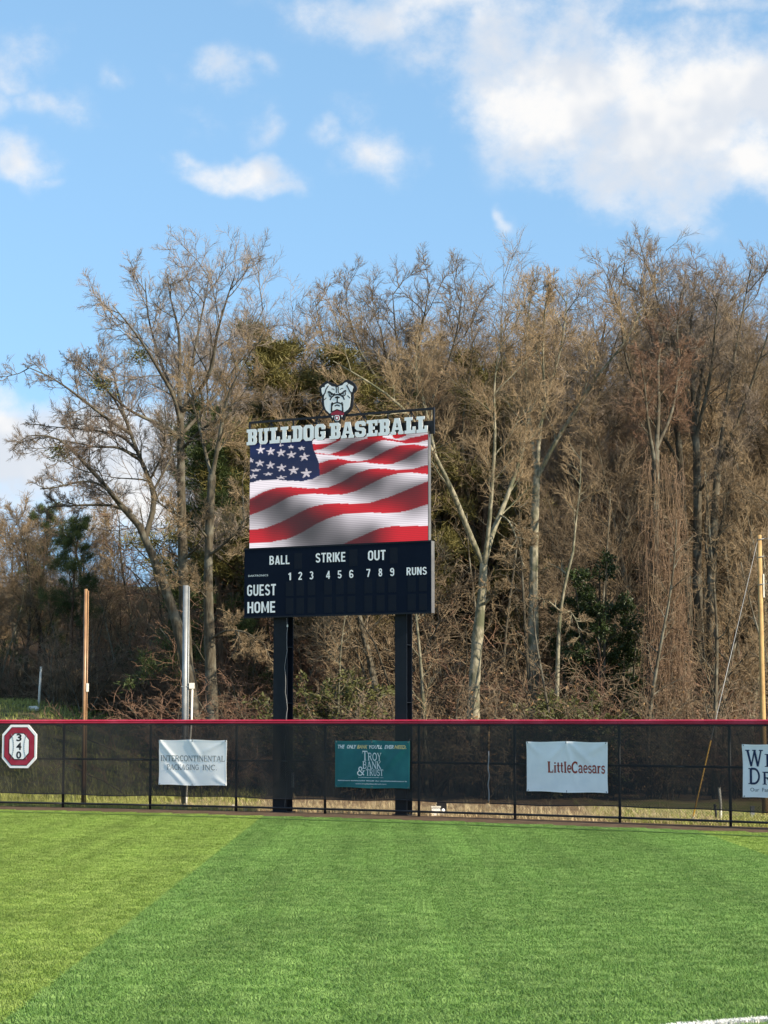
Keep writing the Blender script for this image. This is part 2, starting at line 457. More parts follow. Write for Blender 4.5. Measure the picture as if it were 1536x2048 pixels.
def build_ground():
    xs = np.concatenate([np.linspace(-900, -60, 12), np.linspace(-50, 50, 90), np.linspace(60, 900, 12)])
    ys = np.concatenate([np.linspace(-300, 40, 14), np.linspace(45, 130, 80), np.linspace(140, 250, 14), np.linspace(300, 1800, 8)])
    X, Y = np.meshgrid(xs, ys); Z = terr(X, Y)
    rough = sstep(Y, 60, 66) * (1 - sstep(Y, 150, 200)) * .12 * np.sin(X * 1.7 + Y * .9) * np.sin(Y * 1.3 - X * .6)
    V = np.stack([X, Y, Z + rough], -1).reshape(-1, 3)
    nx = len(xs); i = np.arange(len(ys) - 1)[:, None] * nx + np.arange(nx - 1)[None, :]
    q = np.stack([i, i + 1, i + 1 + nx, i + nx], -1).reshape(-1, 4)
    structure(link('ground', mesh_np('ground', V, [q], M['ground'], True)))


build_ground()
TURF_OFF = 2.0


def edge_pt(x, off):
    return Vector((x, fence_y(x), 0)) + fence_nrm(x) * off


# edge of the turf as a function of x
ex = np.linspace(FX0 - 12, FX1 + 12, 160)
epts = np.array([edge_pt(x, TURF_OFF)[:2] for x in ex])
def turf_edge(x): return float(np.interp(x, epts[:, 0], epts[:, 1]))


XA, XB = -3.08, 6.75           # the darker panel of turf lies between these


def turf_sheet(name, x0, x1, m, z=0.0):
    xs = np.linspace(x0, x1, 24); mb = MB()
    for a, b in zip(xs, xs[1:]):
        mb.poly([(a, -25, z), (b, -25, z), (b, turf_edge(b), z), (a, turf_edge(a), z)])
    structure(mb.build(name, m))


turf_sheet('turf_left', -14, XA, M['turf_light'])
turf_sheet('turf_middle', XA, XB, M['turf_dark'])
turf_sheet('turf_right', XB, 16, M['turf_light'])
mb = MB()
xs = np.linspace(FX0 - 3, FX1 + 3, 70)
for a, b in zip(xs, xs[1:]):
    pa, pb = edge_pt(a, -.25), edge_pt(b, -.25); qa, qb = edge_pt(a, TURF_OFF + .06), edge_pt(b, TURF_OFF + .06)
    mb.poly([(qa.x, qa.y, -.006), (qb.x, qb.y, -.006), (pb.x, pb.y, -.006), (pa.x, pa.y, -.006)])
structure(mb.build('warning_track', M['track']))
mb = MB()
for a, b in zip(xs, xs[1:]):
    pa, pb = edge_pt(a, TURF_OFF + 1.55), edge_pt(b, TURF_OFF + 1.55); qa, qb = edge_pt(a, TURF_OFF + 1.75), edge_pt(b, TURF_OFF + 1.75)
    mb.poly([(qa.x, qa.y, .037), (qb.x, qb.y, .037), (pb.x, pb.y, .037), (pa.x, pa.y, .037)])
structure(mb.build('turf_seam', M['turf_dark']))


def blades(n, sx, sy, hmin, hmax, w, rng, lean=.55, x0=0, y0=0):
    """curved two-piece blades: 5 vertices, 3 triangles"""
    p = np.stack([rng.uniform(-sx / 2, sx / 2, n) + x0, rng.uniform(-sy / 2, sy / 2, n) + y0, np.zeros(n)], 1)
    a = rng.uniform(0, 2 * np.pi, n); h = rng.uniform(hmin, hmax, n); ln = h * rng.uniform(.2, 1, n) * lean * 2
    wd = np.stack([np.cos(a + np.pi / 2 + rng.normal(0, .4, n)), np.sin(a + np.pi / 2), np.zeros(n)], 1) * (w * rng.uniform(.6, 1.3, n))[:, None] / 2
    dr = np.stack([np.cos(a), np.sin(a), np.zeros(n)], 1)
    mid = p + dr * (ln * .35)[:, None] + np.array([0, 0, 1]) * (h * .65)[:, None]
    tip = p + dr * ln[:, None] + np.array([0, 0, 1]) * (h * rng.uniform(.75, 1.0, n))[:, None]
    V = np.stack([p - wd, p + wd, mid - wd, mid + wd, tip], 1).reshape(-1, 3)
    i = np.arange(n) * 5
    return V, np.stack([i, i + 1, i + 3, i + 2], 1), np.stack([i + 2, i + 3, i + 4], 1)


def gn_instances(name, pts, rots, scales, protos, picks):
    """one object that scatters the prototype meshes over its own vertices with geometry nodes"""
    me = bpy.data.meshes.new(name); me.from_pydata([tuple(p) for p in pts], [], [])
    for an, ty, dat in (('rot', 'FLOAT_VECTOR', np.asarray(rots, np.float32)), ('scl', 'FLOAT', np.asarray(scales, np.float32)), ('pick', 'INT', np.asarray(picks, np.int32))):
        at = me.attributes.new(an, ty, 'POINT'); at.data.foreach_set('vector' if ty == 'FLOAT_VECTOR' else 'value', dat.ravel())
    o = link(name, me)
    ng = bpy.data.node_groups.new(name, 'GeometryNodeTree')
    ng.interface.new_socket('Geometry', in_out='INPUT', socket_type='NodeSocketGeometry')
    ng.interface.new_socket('Geometry', in_out='OUTPUT', socket_type='NodeSocketGeometry')
    gi = ng.nodes.new('NodeGroupInput'); go = ng.nodes.new('NodeGroupOutput'); jn = ng.nodes.new('GeometryNodeJoinGeometry')
    def attr(n, ty):
        a = ng.nodes.new('GeometryNodeInputNamedAttribute'); a.data_type = ty; a.inputs[0].default_value = n
        return next(s for s in a.outputs if s.enabled and s.name == 'Attribute')
    for i, pr in enumerate(protos):
        ip = ng.nodes.new('GeometryNodeInstanceOnPoints'); oi = ng.nodes.new('GeometryNodeObjectInfo')
        oi.inputs['Object'].default_value = pr
        cp = ng.nodes.new('FunctionNodeCompare'); cp.data_type = 'INT'; cp.operation = 'EQUAL'
        ins = [s for s in cp.inputs if s.enabled]
        ng.links.new(attr('pick', 'INT'), ins[0]); ins[1].default_value = i
        ng.links.new(gi.outputs[0], ip.inputs['Points']); ng.links.new(cp.outputs[0], ip.inputs['Selection'])
        ng.links.new(oi.outputs['Geometry'], ip.inputs['Instance'])
        ng.links.new(attr('rot', 'FLOAT_VECTOR'), ip.inputs['Rotation']); ng.links.new(attr('scl', 'FLOAT'), ip.inputs['Scale'])
        ng.links.new(ip.outputs[0], jn.inputs[0])
    ng.links.new(jn.outputs[0], go.inputs[0])
    md = o.modifiers.new('scatter', 'NODES'); md.node_group = ng
    return o


def build_turf_fibres():
    rng = np.random.default_rng(3)
    S = .5
    sets = {'dark': [], 'light': []}
    for k in sets:
        for j in range(3):
            V, q, t = blades(1500, S * 1.04, S * 1.04, .022, .04, .0052, rng, .8)
            sets[k].append(bpy.data.objects.new('turf_patch', mesh_np('turf_patch', V, [q, t], M['fibre_' + k])))
    pts = {'dark': [], 'light': []}
    # grid aligned with the seam between the two colours
    for j in range(int(14 / S), int(58 / S)):
        y = (j + .5) * S; hw = .195 * y + 1.6
        for i in range(-40, 60):
            x = XA + (i + .5) * S
            if abs(x) > hw or x > 15.5 or x < -13.5: continue
            if y + S / 2 > min(turf_edge(x - S / 2), turf_edge(x + S / 2)): continue
            pts['dark' if XA < x < XB else 'light'].append((x, y, 0))
    for k, lab in (('dark', 'deep green artificial turf fibres of the middle panel'), ('light', 'yellowish green artificial turf fibres of the outer panels')):
        n = len(pts[k])
        rot = np.zeros((n, 3)); rot[:, 2] = rng.integers(0, 4, n) * np.pi / 2
        o = gn_instances('turf_fibres', pts[k], rot, rng.uniform(.95, 1.05, n), sets[k], rng.integers(0, 3, n))
        stuff(tag(o, lab, 'turf'))


build_turf_fibres()


def build_white_line():
    rng = np.random.default_rng(5)
    # curved painted line of fibres at the lower right
    A, B = gp(1332, 2050, .05), gp(1536, 2031, .05); A.z = B.z = 0; c = (A + B) / 2
    ts = np.linspace(-1.2, 2.6, 60)
    allV = []; allq = []; allt = []; b = 0
    n = 7000
    t = rng.uniform(-1.2, 2.6, n)
    P = np.array([A + (B - A) * 0]) ; d = (B - A); ln = d.length; dn = d / ln; nn = Vector((-dn.y, dn.x, 0))
    V, q, tr = blades(n, .001, .001, .05, .062, .007, rng, .5)
    bend = -.05 * (t * t)            # slight arc
    off = rng.uniform(-.06, .06, n)
    base = np.stack([A.x + d.x * t + nn.x * (off + bend), A.y + d.y * t + nn.y * (off + bend), np.zeros(n)], 1)
    V = V + np.repeat(base, 5, 0)
    o = link('foul_arc_line', mesh_np('foul_arc_line', V, [q, tr], M['white_turf'])); structure(o)


build_white_line()

# ------------------------------------------------------------------ lettering tools
def text_mesh(body, bold=0.0, italic=0.0):
    """built-in font, returns (verts (n,2), faces) scaled to the unit box"""
    cu = bpy.data.curves.new('t', 'FONT'); cu.body = body; cu.offset = bold; cu.shear = italic; cu.resolution_u = 3
    o = bpy.data.objects.new('t', cu); COL.objects.link(o)
    dg = bpy.context.evaluated_depsgraph_get(); dg.update()
    me = bpy.data.meshes.new_from_object(o.evaluated_get(dg))
    v = np.array([x.co[:2] for x in me.vertices]); f = [tuple(p.vertices) for p in me.polygons]
    bpy.data.objects.remove(o); bpy.data.curves.remove(cu); bpy.data.meshes.remove(me)
    v = (v - v.min(0)) / (v.max(0) - v.min(0))
    return v, f


def outline_mesh(loops, depth):
    """extruded filled polygon with holes, x right, y up -> x, z; front face at y = -depth"""
    cu = bpy.data.curves.new('o', 'CURVE'); cu.dimensions = '2D'; cu.fill_mode = 'BOTH'; cu.extrude = depth / 2
    for lp in loops:
        sp = cu.splines.new('POLY'); sp.points.add(len(lp) - 1); sp.use_cyclic_u = True
        for i, (x, y) in enumerate(lp): sp.points[i].co = (x, y, 0, 1)
    o = bpy.data.objects.new('o', cu); COL.objects.link(o)
    dg = bpy.context.evaluated_depsgraph_get(); dg.update()
    me = bpy.data.meshes.new_from_object(o.evaluated_get(dg))
    bpy.data.objects.remove(o); bpy.data.curves.remove(cu)
    for x in me.vertices: x.co = (x.co.x, -x.co.z - depth / 2, x.co.y)
    me.update(); return me


def arc(cx, cy, rx, ry, a0, a1, n=10):
    return [(cx + rx * math.cos(math.radians(a0 + (a1 - a0) * i / n)), cy + ry * math.sin(math.radians(a0 + (a1 - a0) * i / n))) for i in range(n + 1)]


VW, TW = .17, .075


def stem(x, y0=0, y1=1, w=VW, top=True, bot=True, sw=.36):
    r = [([(x, y0), (x, y1)], w)]
    if bot: r.append(([(x - sw / 2, y0 + .03), (x + sw / 2, y0 + .03)], .06))
    if top: r.append(([(x - sw / 2, y1 - .03), (x + sw / 2, y1 - .03)], .06))
    return r


def diag(x0, y0, x1, y1, w): return [([(x0, y0), (x1, y1)], w)]
def sbar(x, y, w=.3): return [([(x - w / 2, y), (x + w / 2, y)], .06)]


SERIF = {
    'T': (.84, stem(.42, top=False) + [([(.02, .95), (.82, .95)], .1), ([(.05, 1), (.05, .74)], .06), ([(.79, 1), (.79, .74)], .06)]),
    'R': (.86, stem(.16) + [([(.16, .96)] + arc(.4, .74, .25, .22, 90, -90) + [(.16, .52)], .1)] + diag(.42, .5, .76, .03, .15) + sbar(.76, .03, .24)),
    'O': (.92, [(arc(.46, .5, .38, .46, 0, 360, 22), .14)]),
    'Y': (.86, stem(.43, 0, .5, top=False) + diag(.43, .45, .1, .97, .15) + diag(.43, .45, .76, .97, .08) + sbar(.12, .97) + sbar(.74, .97)),
    'B': (.82, stem(.16) + [([(.16, .96)] + arc(.42, .75, .22, .21, 90, -90) + [(.16, .53)], .1), ([(.16, .53)] + arc(.44, .28, .26, .25, 90, -90) + [(.16, .03)], .1)]),
    'A': (.92, diag(.12, .03, .44, .98, .08) + diag(.46, .98, .8, .03, .17) + [([(.24, .34), (.64, .34)], .07)] + sbar(.12, .03) + sbar(.8, .03)),
    'N': (.94, stem(.14, w=.08, bot=True, top=True, sw=.28) + diag(.14, .97, .8, .03, .17) + stem(.8, w=.08, bot=False, sw=.28)),
    'K': (.88, stem(.16) + diag(.2, .42, .74, .97, .08) + diag(.36, .56, .78, .03, .16) + sbar(.74, .97) + sbar(.78, .03, .24)),
    'U': (.9, [([(.18, .97), (.18, .3)] + arc(.45, .3, .27, .27, 180, 360) + [(.72, .97)], .12)] + sbar(.18, .97) + sbar(.72, .97, .24)),
    'S': (.7, [(arc(.36, .74, .24, .22, 30, 270) + arc(.36, .28, .26, .25, 90, -150)[1:], .13), ([(.58, .98), (.58, .72)], .05), ([(.1, .02), (.1, .28)], .05)]),
    'L': (.76, stem(.18, bot=False) + [([(.02, .04), (.7, .04)], .08), ([(.69, 0), (.69, .26)], .06)]),
    'E': (.76, stem(.18, top=False, bot=False) + [([(.02, .04), (.7, .04)], .08), ([(.02, .96), (.68, .96)], .08), ([(.2, .52), (.52, .52)], .07), ([(.69, 0), (.69, .26)], .06), ([(.67, 1), (.67, .76)], .06), ([(.52, .64), (.52, .4)], .05)]),
    'I': (.4, stem(.2)),
    'C': (.8, [(arc(.45, .5, .36, .46, 48, 312, 20), .14), ([(.7, .98), (.7, .7)], .06)]),
    'P': (.76, stem(.16) + [([(.16, .96)] + arc(.4, .73, .25, .23, 90, -90) + [(.16, .5)], .1)]),
    'G': (.88, [(arc(.45, .5, .36, .46, 48, 350, 20), .13), ([(.7, .98), (.7, .7)], .06), ([(.74, .45), (.74, .06)], .12)] + sbar(.7, .46, .3)),
    'D': (.88, stem(.16) + [([(.16, .96), (.36, .96)] + arc(.38, .5, .38, .46, 90, -90, 14) + [(.16, .04)], .13)]),
    'W': (1.24, diag(.12, .97, .38, .03, .15) + diag(.38, .03, .62, .95, .1) + diag(.62, .95, .86, .03, .15) + diag(.86, .03, 1.1, .97, .1) + sbar(.12, .97) + sbar(.6, .97, .26) + sbar(1.1, .97)),
    '&': (.98, [(arc(.38, .76, .18, .2, -60, 240, 14) + [(.8, .04)], .12), ([(.3, .6)] + arc(.34, .26, .28, .24, 140, 330, 10) + [(.78, .55)], .11), ([(.64, .55), (.9, .55)], .06)]),
    '.': (.3, [([(.13, 0), (.13, .12)], .13)]),
    'i': (.36, stem(.18, 0, .66, .14, sw=.3) + [([(.18, .8), (.18, .94)], .14)]),
    't': (.44, [([(.2, .92), (.2, .12), (.38, .05)], .14), ([(.02, .64), (.4, .64)], .07)]),
    'l': (.36, stem(.18, 0, 1, .14, sw=.3)),
    'e': (.6, [([(.1, .36), (.52, .36)] + arc(.31, .36, .23, .31, 0, 310, 16), .1)]),
    'a': (.62, [(arc(.28, .46, .2, .2, 160, 0, 8) + [(.48, .06), (.6, .04)], .12), (arc(.26, .2, .18, .17, 70, 330, 10), .1)]),
    's': (.52, [(arc(.27, .49, .17, .15, 30, 270, 8) + arc(.27, .18, .19, .16, 90, -150, 8)[1:], .1), ([(.43, .66), (.43, .48)], .04), ([(.07, .02), (.07, .2)], .04)]),
    'r': (.48, stem(.16, 0, .66, .14, sw=.28) + [([(.18, .44), (.3, .62), (.44, .58)], .1)]),
    ' ': (.4, []),
}


SANS_T = .155


def _o(cx=.27, top=.73, bot=.27, rx=.19, ry=.195): return arc(cx, bot, rx, ry, 180, 360) + arc(cx, top, rx, ry, 0, 180) + [(cx - rx, bot), (cx - rx, bot - .01)]


_v = lambda x, a=0.0, b=1.0: ([(x, a), (x, b)], .155)
_h = lambda y, a, b: ([(a, y), (b, y)], .145)
SANS = {
    'B': (.54, [_v(.08), ([(.08, .928), (.26, .928)] + arc(.26, .73, .16, .198, 90, -90) + [(.08, .532)], .14), ([(.08, .515), (.28, .515)] + arc(.28, .295, .17, .222, 90, -90) + [(.08, .073)], .14)]),
    'A': (.56, [([(.07, 0), (.265, .99)], .15), ([(.49, 0), (.295, .99)], .15), _h(.27, .14, .42)]),
    'L': (.46, [_v(.08), _h(.073, .02, .45)]), 'I': (.16, [_v(.08)]), 'T': (.5, [_v(.25), _h(.928, 0, .5)]), 'E': (.47, [_v(.08), _h(.928, .02, .45), _h(.5, .02, .42), _h(.073, .02, .46)]),
    'S': (.54, [(arc(.27, .725, .185, .2, 15, 262) + arc(.27, .28, .19, .208, 82, -165), .145)]),
    'R': (.55, [_v(.08), ([(.08, .928), (.28, .928)] + arc(.28, .71, .17, .218, 90, -90) + [(.08, .492)], .14), ([(.27, .47), (.47, 0)], .155)]),
    'K': (.55, [_v(.08), ([(.1, .4), (.47, 1)], .15), ([(.21, .56), (.49, 0)], .16)]),
    'O': (.54, [(_o(), .15)]), 'U': (.54, [([(.08, 1), (.08, .27)] + arc(.27, .27, .19, .197, 180, 360) + [(.46, 1)], .15)]),
    'G': (.55, [(arc(.27, .73, .19, .195, 10, 180) + arc(.27, .27, .19, .195, 180, 360) + [(.46, .5)], .15), _h(.47, .27, .53)]),
    'H': (.54, [_v(.08), _v(.46), _h(.52, .05, .5)]), 'N': (.55, [_v(.08), _v(.47), ([(.1, .97), (.45, .03)], .15)]),
    'M': (.7, [_v(.08), _v(.62), ([(.1, .97), (.35, .16), (.6, .97)], .13)]),
    '1': (.34, [_v(.24), ([(.26, .93), (.04, .76)], .13)]), '2': (.53, [(arc(.27, .72, .185, .208, 165, -25) + [(.1, .1)], .15), _h(.073, .02, .5)]),
    '3': (.53, [(arc(.26, .735, .17, .192, 150, -85), .14), (arc(.26, .285, .19, .212, 85, -155), .15)]), '4': (.54, [_v(.38), ([(.37, .96), (.05, .31)], .13), _h(.27, .0, .53)]),
    '5': (.53, [_h(.928, .1, .47), ([(.13, .97), (.1, .48)], .14), (arc(.265, .3, .19, .23, 135, -155), .15)]),
    '6': (.54, [(arc(.27, .285, .19, .212, 0, 360, 16), .145), (arc(.27, .73, .19, .197, 15, 180) + [(.08, .28)], .145)]),
    '7': (.5, [_h(.928, .02, .48), ([(.42, .9), (.2, 0)], .15)]), '8': (.54, [(arc(.27, .745, .165, .182, 0, 360, 16), .14), (arc(.27, .285, .19, .212, 0, 360, 16), .145)]),
    '9': (.54, [(arc(.27, .715, .19, .212, 0, 360, 16), .145), ([(.46, .72)] + arc(.27, .27, .19, .197, 0, -165), .145)]),
}


def serif_text(s, caps=None, bold=1.0, font=None, gap=.04):
    """returns (verts, faces, layer index per vertex); caps: scale of the letters after the first of a word"""
    V = []; Fc = []; Z = []; x = 0.0; k = 0
    first = True
    for ch in s:
        w, strokes = (font or SERIF)[ch]; sc = 1.0
        if caps and not first and ch not in ' &': sc = caps
        first = ch == ' '
        for pts, wd in strokes:
            k += 1
            p = np.array(pts, float)
            d = np.gradient(p, axis=0); d /= np.maximum(np.linalg.norm(d, axis=1), 1e-9)[:, None]
            nn = np.stack([-d[:, 1], d[:, 0]], 1) * wd * bold / 2
            b = len(V); n = len(p)
            for i in range(n):
                for sgn in (-1, 1):
                    q = (p[i] + nn[i] * sgn) * sc; V.append((x + q[0], q[1])); Z.append(k % 7)
            for i in range(n - 1): Fc.append((b + 2 * i, b + 2 * i + 2, b + 2 * i + 3, b + 2 * i + 1))
        x += w * sc + gap
    V = np.array(V); Z = np.array(Z, float)
    V[:, 0] -= V[:, 0].min(); V[:, 0] /= V[:, 0].max(); V[:, 1] -= V[:, 1].min(); V[:, 1] /= V[:, 1].max()
    return V, Fc, Z


class Plane:
    """vertical plane with origin, direction along it; pixel -> (s, z)"""
    def __init__(s, o, t):
        s.o = Vector(o); s.t = Vector(t).normalized(); s.n = Vector((s.t.y, -s.t.x, 0)); s.rz = math.atan2(s.t.y, s.t.x)
    def hit(s, u, v):
        d = raydir(u, v); c = Vector((0, 0, CAM_Z))
        k = (s.o - c).dot(s.n) / d.dot(s.n); p = c + d * k
        return (p - s.o).dot(s.t), p.z


def words(parent, text, fn, x0, x1, z0, z1, y, m, surf=None):
    """each word of a line is a part of its own"""
    ws = text.split(' '); tot = len(text); k = 0
    for w_ in ws:
        a = x0 + (x1 - x0) * k / tot; b = x0 + (x1 - x0) * (k + len(w_)) / tot; k += len(w_) + 1
        lettering(parent, fn(w_), a, b, z0, z1, y, m, surf)


def lettering(parent, vf, x0, x1, z0, z1, y, m, surf=None, name='lettering', tilt=0.0):
    v, f = vf[0], vf[1]; lay = vf[2] if len(vf) > 2 else np.zeros(len(v))
    X = x0 + v[:, 0] * (x1 - x0); Zz = z0 + v[:, 1] * (z1 - z0) + v[:, 0] * tilt
    Y = np.full(len(v), y) - lay * .0004
    if surf is not None: Y = Y + surf(X, Zz)
    me = bpy.data.meshes.new(name); me.from_pydata([tuple(map(float, p)) for p in np.stack([X, Y, Zz], 1)], [], f)
    me.materials.append(m); me.update()
    return link(name, me, parent)


# ------------------------------------------------------------------ outfield fence
def build_fence():
    root = thing('outfield_fence', (PX[4], fence_y(PX[4]), 0), 'black chain link outfield fence with red top cap and dark windscreen', 'fence')
    inv = Vector((PX[4], fence_y(PX[4]), 0))
    def part(mb, name, m, smooth=False):
        mb.v = [tuple(Vector(v) - inv) for v in mb.v]; return mb.build(name, m, root, smooth)
    dense = np.linspace(FX0, FX1, 120)
    pathf = lambda a, b, n=14, off=0.0: [(Vector((x, fence_y(x), 0)) + fence_nrm(x) * off, fence_nrm(x)) for x in np.linspace(a, b, n)]
    for x in PX:
        p = Vector((x, fence_y(x), 0))
        part(MB().tube([p + Vector((0, 0, -.1)), p + Vector((0, 0, 2.36))], .036, 10), 'post', M['black_steel'], True)
    for a, b in zip(PX, PX[1:]):
        for z, nm, r in ((1.36, 'middle_rail', .03), (.115, 'bottom_rail', .028), (2.33, 'top_rail', .026)):
            part(MB().tube([o + sd * .045 + Vector((0, 0, z)) for o, sd in pathf(a + .005, b - .005, 5)], r, 8), nm, M['black_steel'], True)
        # ribbed plastic cap, one length for each bay
        prof = [(-.055, 2.352), (-.052, 2.352), (-.05, 2.392), (.05, 2.392), (.052, 2.352), (.06, 2.352), (.068, 2.365), (.07, 2.38), (.066, 2.395), (.052, 2.404), (.066, 2.412), (.068, 2.43), (.058, 2.448), (.03, 2.462), (-.03, 2.462), (-.058, 2.448), (-.068, 2.43), (-.066, 2.412), (-.055, 2.404), (-.068, 2.39)]
        part(MB().sweep(pathf(a + .003, b - .003, 8), prof), 'top_cap', M['cap_red'], False)
    # windscreen: two lengths that meet at a laced seam
    xs_seam = fence_hit(982).x
    for a, b in ((FX0 + .02, xs_seam - .012), (xs_seam + .012, FX1 - .02)):
        n = int((b - a) / .09); X = np.linspace(a, b, n); Zs = np.linspace(0, 1, 20)
        V = []
        for x in X:
            o = Vector((x, fence_y(x), 0)); nr = fence_nrm(x)
            sag = .012 * math.sin(x * 2.7) + .014 * math.sin(x * 1.15 + 1)
            for z in Zs:
                zz = .375 + sag * (1 - z) + z * (2.35 - .375)
                off = .09 + .016 * math.sin(x * 3.1 + z * 2) * math.sin(z * 3.1) + .012 * math.sin(x * 7.3 - z * 4) * (1 - z) + .008 * math.sin(x * 13.7 + z * 5 + 2 * math.sin(x * 1.3)) * (.3 + z * (1 - z))
                if abs(x - xs_seam) < .25: off += .03 * (1 - abs(x - xs_seam) / .25) * math.sin(z * 3.14)
                V.append(o + nr * off + Vector((0, 0, zz)) - inv)
        V = np.array(V); nz = len(Zs); i = np.arange(n - 1)[:, None] * nz + np.arange(nz - 1)[None, :]
        q = np.stack([i, i + nz, i + nz + 1, i + 1], -1).reshape(-1, 4)
        w = link('windscreen', mesh_np('windscreen', V, [q], M['screen'], True), root)
        hem = MB()
        bot = [tuple(V[k * nz]) for k in range(0, n, 3)]
        hem.tube(bot, .016, 6); h = hem.build('hem', M['sign_black'], w, True)
    p = Vector((xs_seam, fence_y(xs_seam), 0)); nr = fence_nrm(xs_seam)
    lace = MB()
    lace.tube([p + nr * (.125 + .012 * math.sin(k * 1.3)) + fence_tan(xs_seam) * .012 * math.sin(k * .9) + Vector((0, 0, .4 + k * .075)) for k in range(18)], .017, 6)
    part(lace, 'seam_lacing', M['cable'], True)
    # diamond wire
    mb = MB(); tot = FX1 - FX0; n = int(tot / .062)
    zlo, zhi = .04, 2.33; run = (zhi - zlo) * .92
    for k in range(-int(run / .062), n):
        for sgn in (1, -1):
            x0 = FX0 + k * .062 if sgn == 1 else FX0 + k * .062 + run
            x1 = x0 + sgn * run
            a0 = 0.0; a1 = 1.0
            # clip to the fence
            for (xa, xb) in ((x0, x1),):
                t0, t1 = 0.0, 1.0
                lo = (FX0 - xa) / (xb - xa); hi = (FX1 - xa) / (xb - xa)
                t0 = max(t0, min(lo, hi)); t1 = min(t1, max(lo, hi))
                if t1 - t0 < .02: continue
                pts = []
                for t in (t0, t1):
                    x = xa + (xb - xa) * t; o = Vector((x, fence_y(x), 0)) + fence_nrm(x) * (.058 + sgn * .002)
                    pts.append(o + Vector((0, 0, zlo + (zhi - zlo) * t)))
                mb.tube(pts, .0027, 3, cap=False)
    part(mb, 'chain_link_mesh', M['black_steel'])
    return root


FENCE = build_fence()

# ------------------------------------------------------------------ banners and the distance sign on the fence
def fence_frame(u0, u1, vtop, vbot):
    a, b = fence_hit(u0), fence_hit(u1)
    t = (b - a).normalized(); n = Vector((t.y, -t.x, 0)); mid = (a + b) / 2
    bow = (Vector((mid.x, fence_y(mid.x), 0)) - mid).dot(n)
    c = mid + n * (.135 + max(bow, 0)); pl = Plane(c, t)
    s0 = pl.hit(u0, (vtop + vbot) / 2)[0]; s1 = pl.hit(u1, (vtop + vbot) / 2)[0]
    zt = pl.hit((u0 + u1) / 2, vtop)[1]; zb = pl.hit((u0 + u1) / 2, vbot)[1]
    return pl, s0, s1, zb, zt


def wrinkle(w, h, seed, creases):
    r = np.random.default_rng(seed); ph = r.uniform(0, 6, 6)
    def fn(X, Z):
        X = np.asarray(X, float); Z = np.asarray(Z, float)
        y = .006 * np.sin(X * 4.5 + ph[0] + Z * 2) + .005 * np.sin(Z * 6 - X * 2 + ph[1])
        for (x0, z0, x1, z1, amp, wid) in creases:      # ridge from one point to another, fades at the far end
            ax, az = x0 * w, z0 * h; dx, dz = (x1 - x0) * w, (z1 - z0) * h; L = math.hypot(dx, dz)
            t = ((X - ax) * dx + (Z - az) * dz) / L / L; dd = ((X - ax) * dz - (Z - az) * dx) / L
            y = y - amp * np.exp(-(dd / (wid * (1 + .8 * np.clip(t, 0, 1)))) ** 2) * sstep(t, -.12, .12) * (1 - sstep(t, .6, 1.15))
        return y
    return fn


def banner(corn, label, cloth, hem, creases, seed, name='sponsor_banner'):
    u0, u1, vt, vb = corn
    pl, s0, s1, zb, zt = fence_frame(u0, u1, vt, vb)
    w, h = s1 - s0, zt - zb
    root = thing(name, pl.o + pl.t * s0 + Vector((0, 0, zb)), label, 'banner', rz=pl.rz)
    fn = wrinkle(w, h, seed, creases)
    nx, nz = 70, 44
    X, Z = np.meshgrid(np.linspace(0, 1, nx), np.linspace(0, 1, nz))
    # edges pulled between the eyelets
    Xw = X * w + .012 * np.sin(Z * math.pi) * np.where(X < .5, 1, -1) * np.abs(2 * X - 1)
    Zw = Z * h + .010 * np.sin(X * math.pi * 3) * np.where(Z < .5, 1, -1) * np.abs(2 * Z - 1)
    Y = fn(Xw, Zw)
    V = np.stack([Xw, Y, Zw], -1).reshape(-1, 3)
    i = np.arange(nz - 1)[:, None] * nx + np.arange(nx - 1)[None, :]
    q = np.stack([i, i + 1, i + 1 + nx, i + nx], -1).reshape(-1, 4)
    c = link('cloth', mesh_np('cloth', V, [q], cloth, True), root)
    sm = c.modifiers.new('thick', 'SOLIDIFY'); sm.thickness = .003; sm.offset = 1
    # sewn hem all round
    ring = [k for k in range(nx)] + [k * nx + nx - 1 for k in range(1, nz)] + [(nz - 1) * nx + k for k in range(nx - 2, -1, -1)] + [k * nx for k in range(nz - 2, 0, -1)]
    V2 = V.copy(); cx, cz = w / 2, h / 2
    mb = MB(); inn = []; out = []
    for k in ring:
        x, y, z = V[k]; xi = np.clip(x, .035, w - .035); zi = np.clip(z, .035, h - .035)
        out.append((x, y - .006, z)); inn.append((xi, float(fn(xi, zi)) - .006, zi))
    for k in range(len(ring)):
        k2 = (k + 1) % len(ring); mb.poly([out[k], out[k2], inn[k2], inn[k]])
    mb.build('hem', hem, root, True)
    for fx in (.02, .5, .98):
        for fz in (.025, .975):
            g = MB(); x = fx * w; z = fz * h; y = float(fn(x, z))
            g.tube([(x, y - .004, z), (x, y - .012, z)], .014, 8); g.build('eyelet', M['galv'], root)
            sx_ = -1 if fx < .3 else (1 if fx > .7 else 0); sz_ = -1 if fz < .5 else 1
            MB().tube([(x, y - .012, z), (x + sx_ * .03, y - .006, z + sz_ * .05), (x + sx_ * .04, y + .03, z + sz_ * .075)], .006, 5).build('tie', M['sign_black'], root)
    surf = lambda X, Z: fn(X, Z) - .009
    return root, w, h, surf


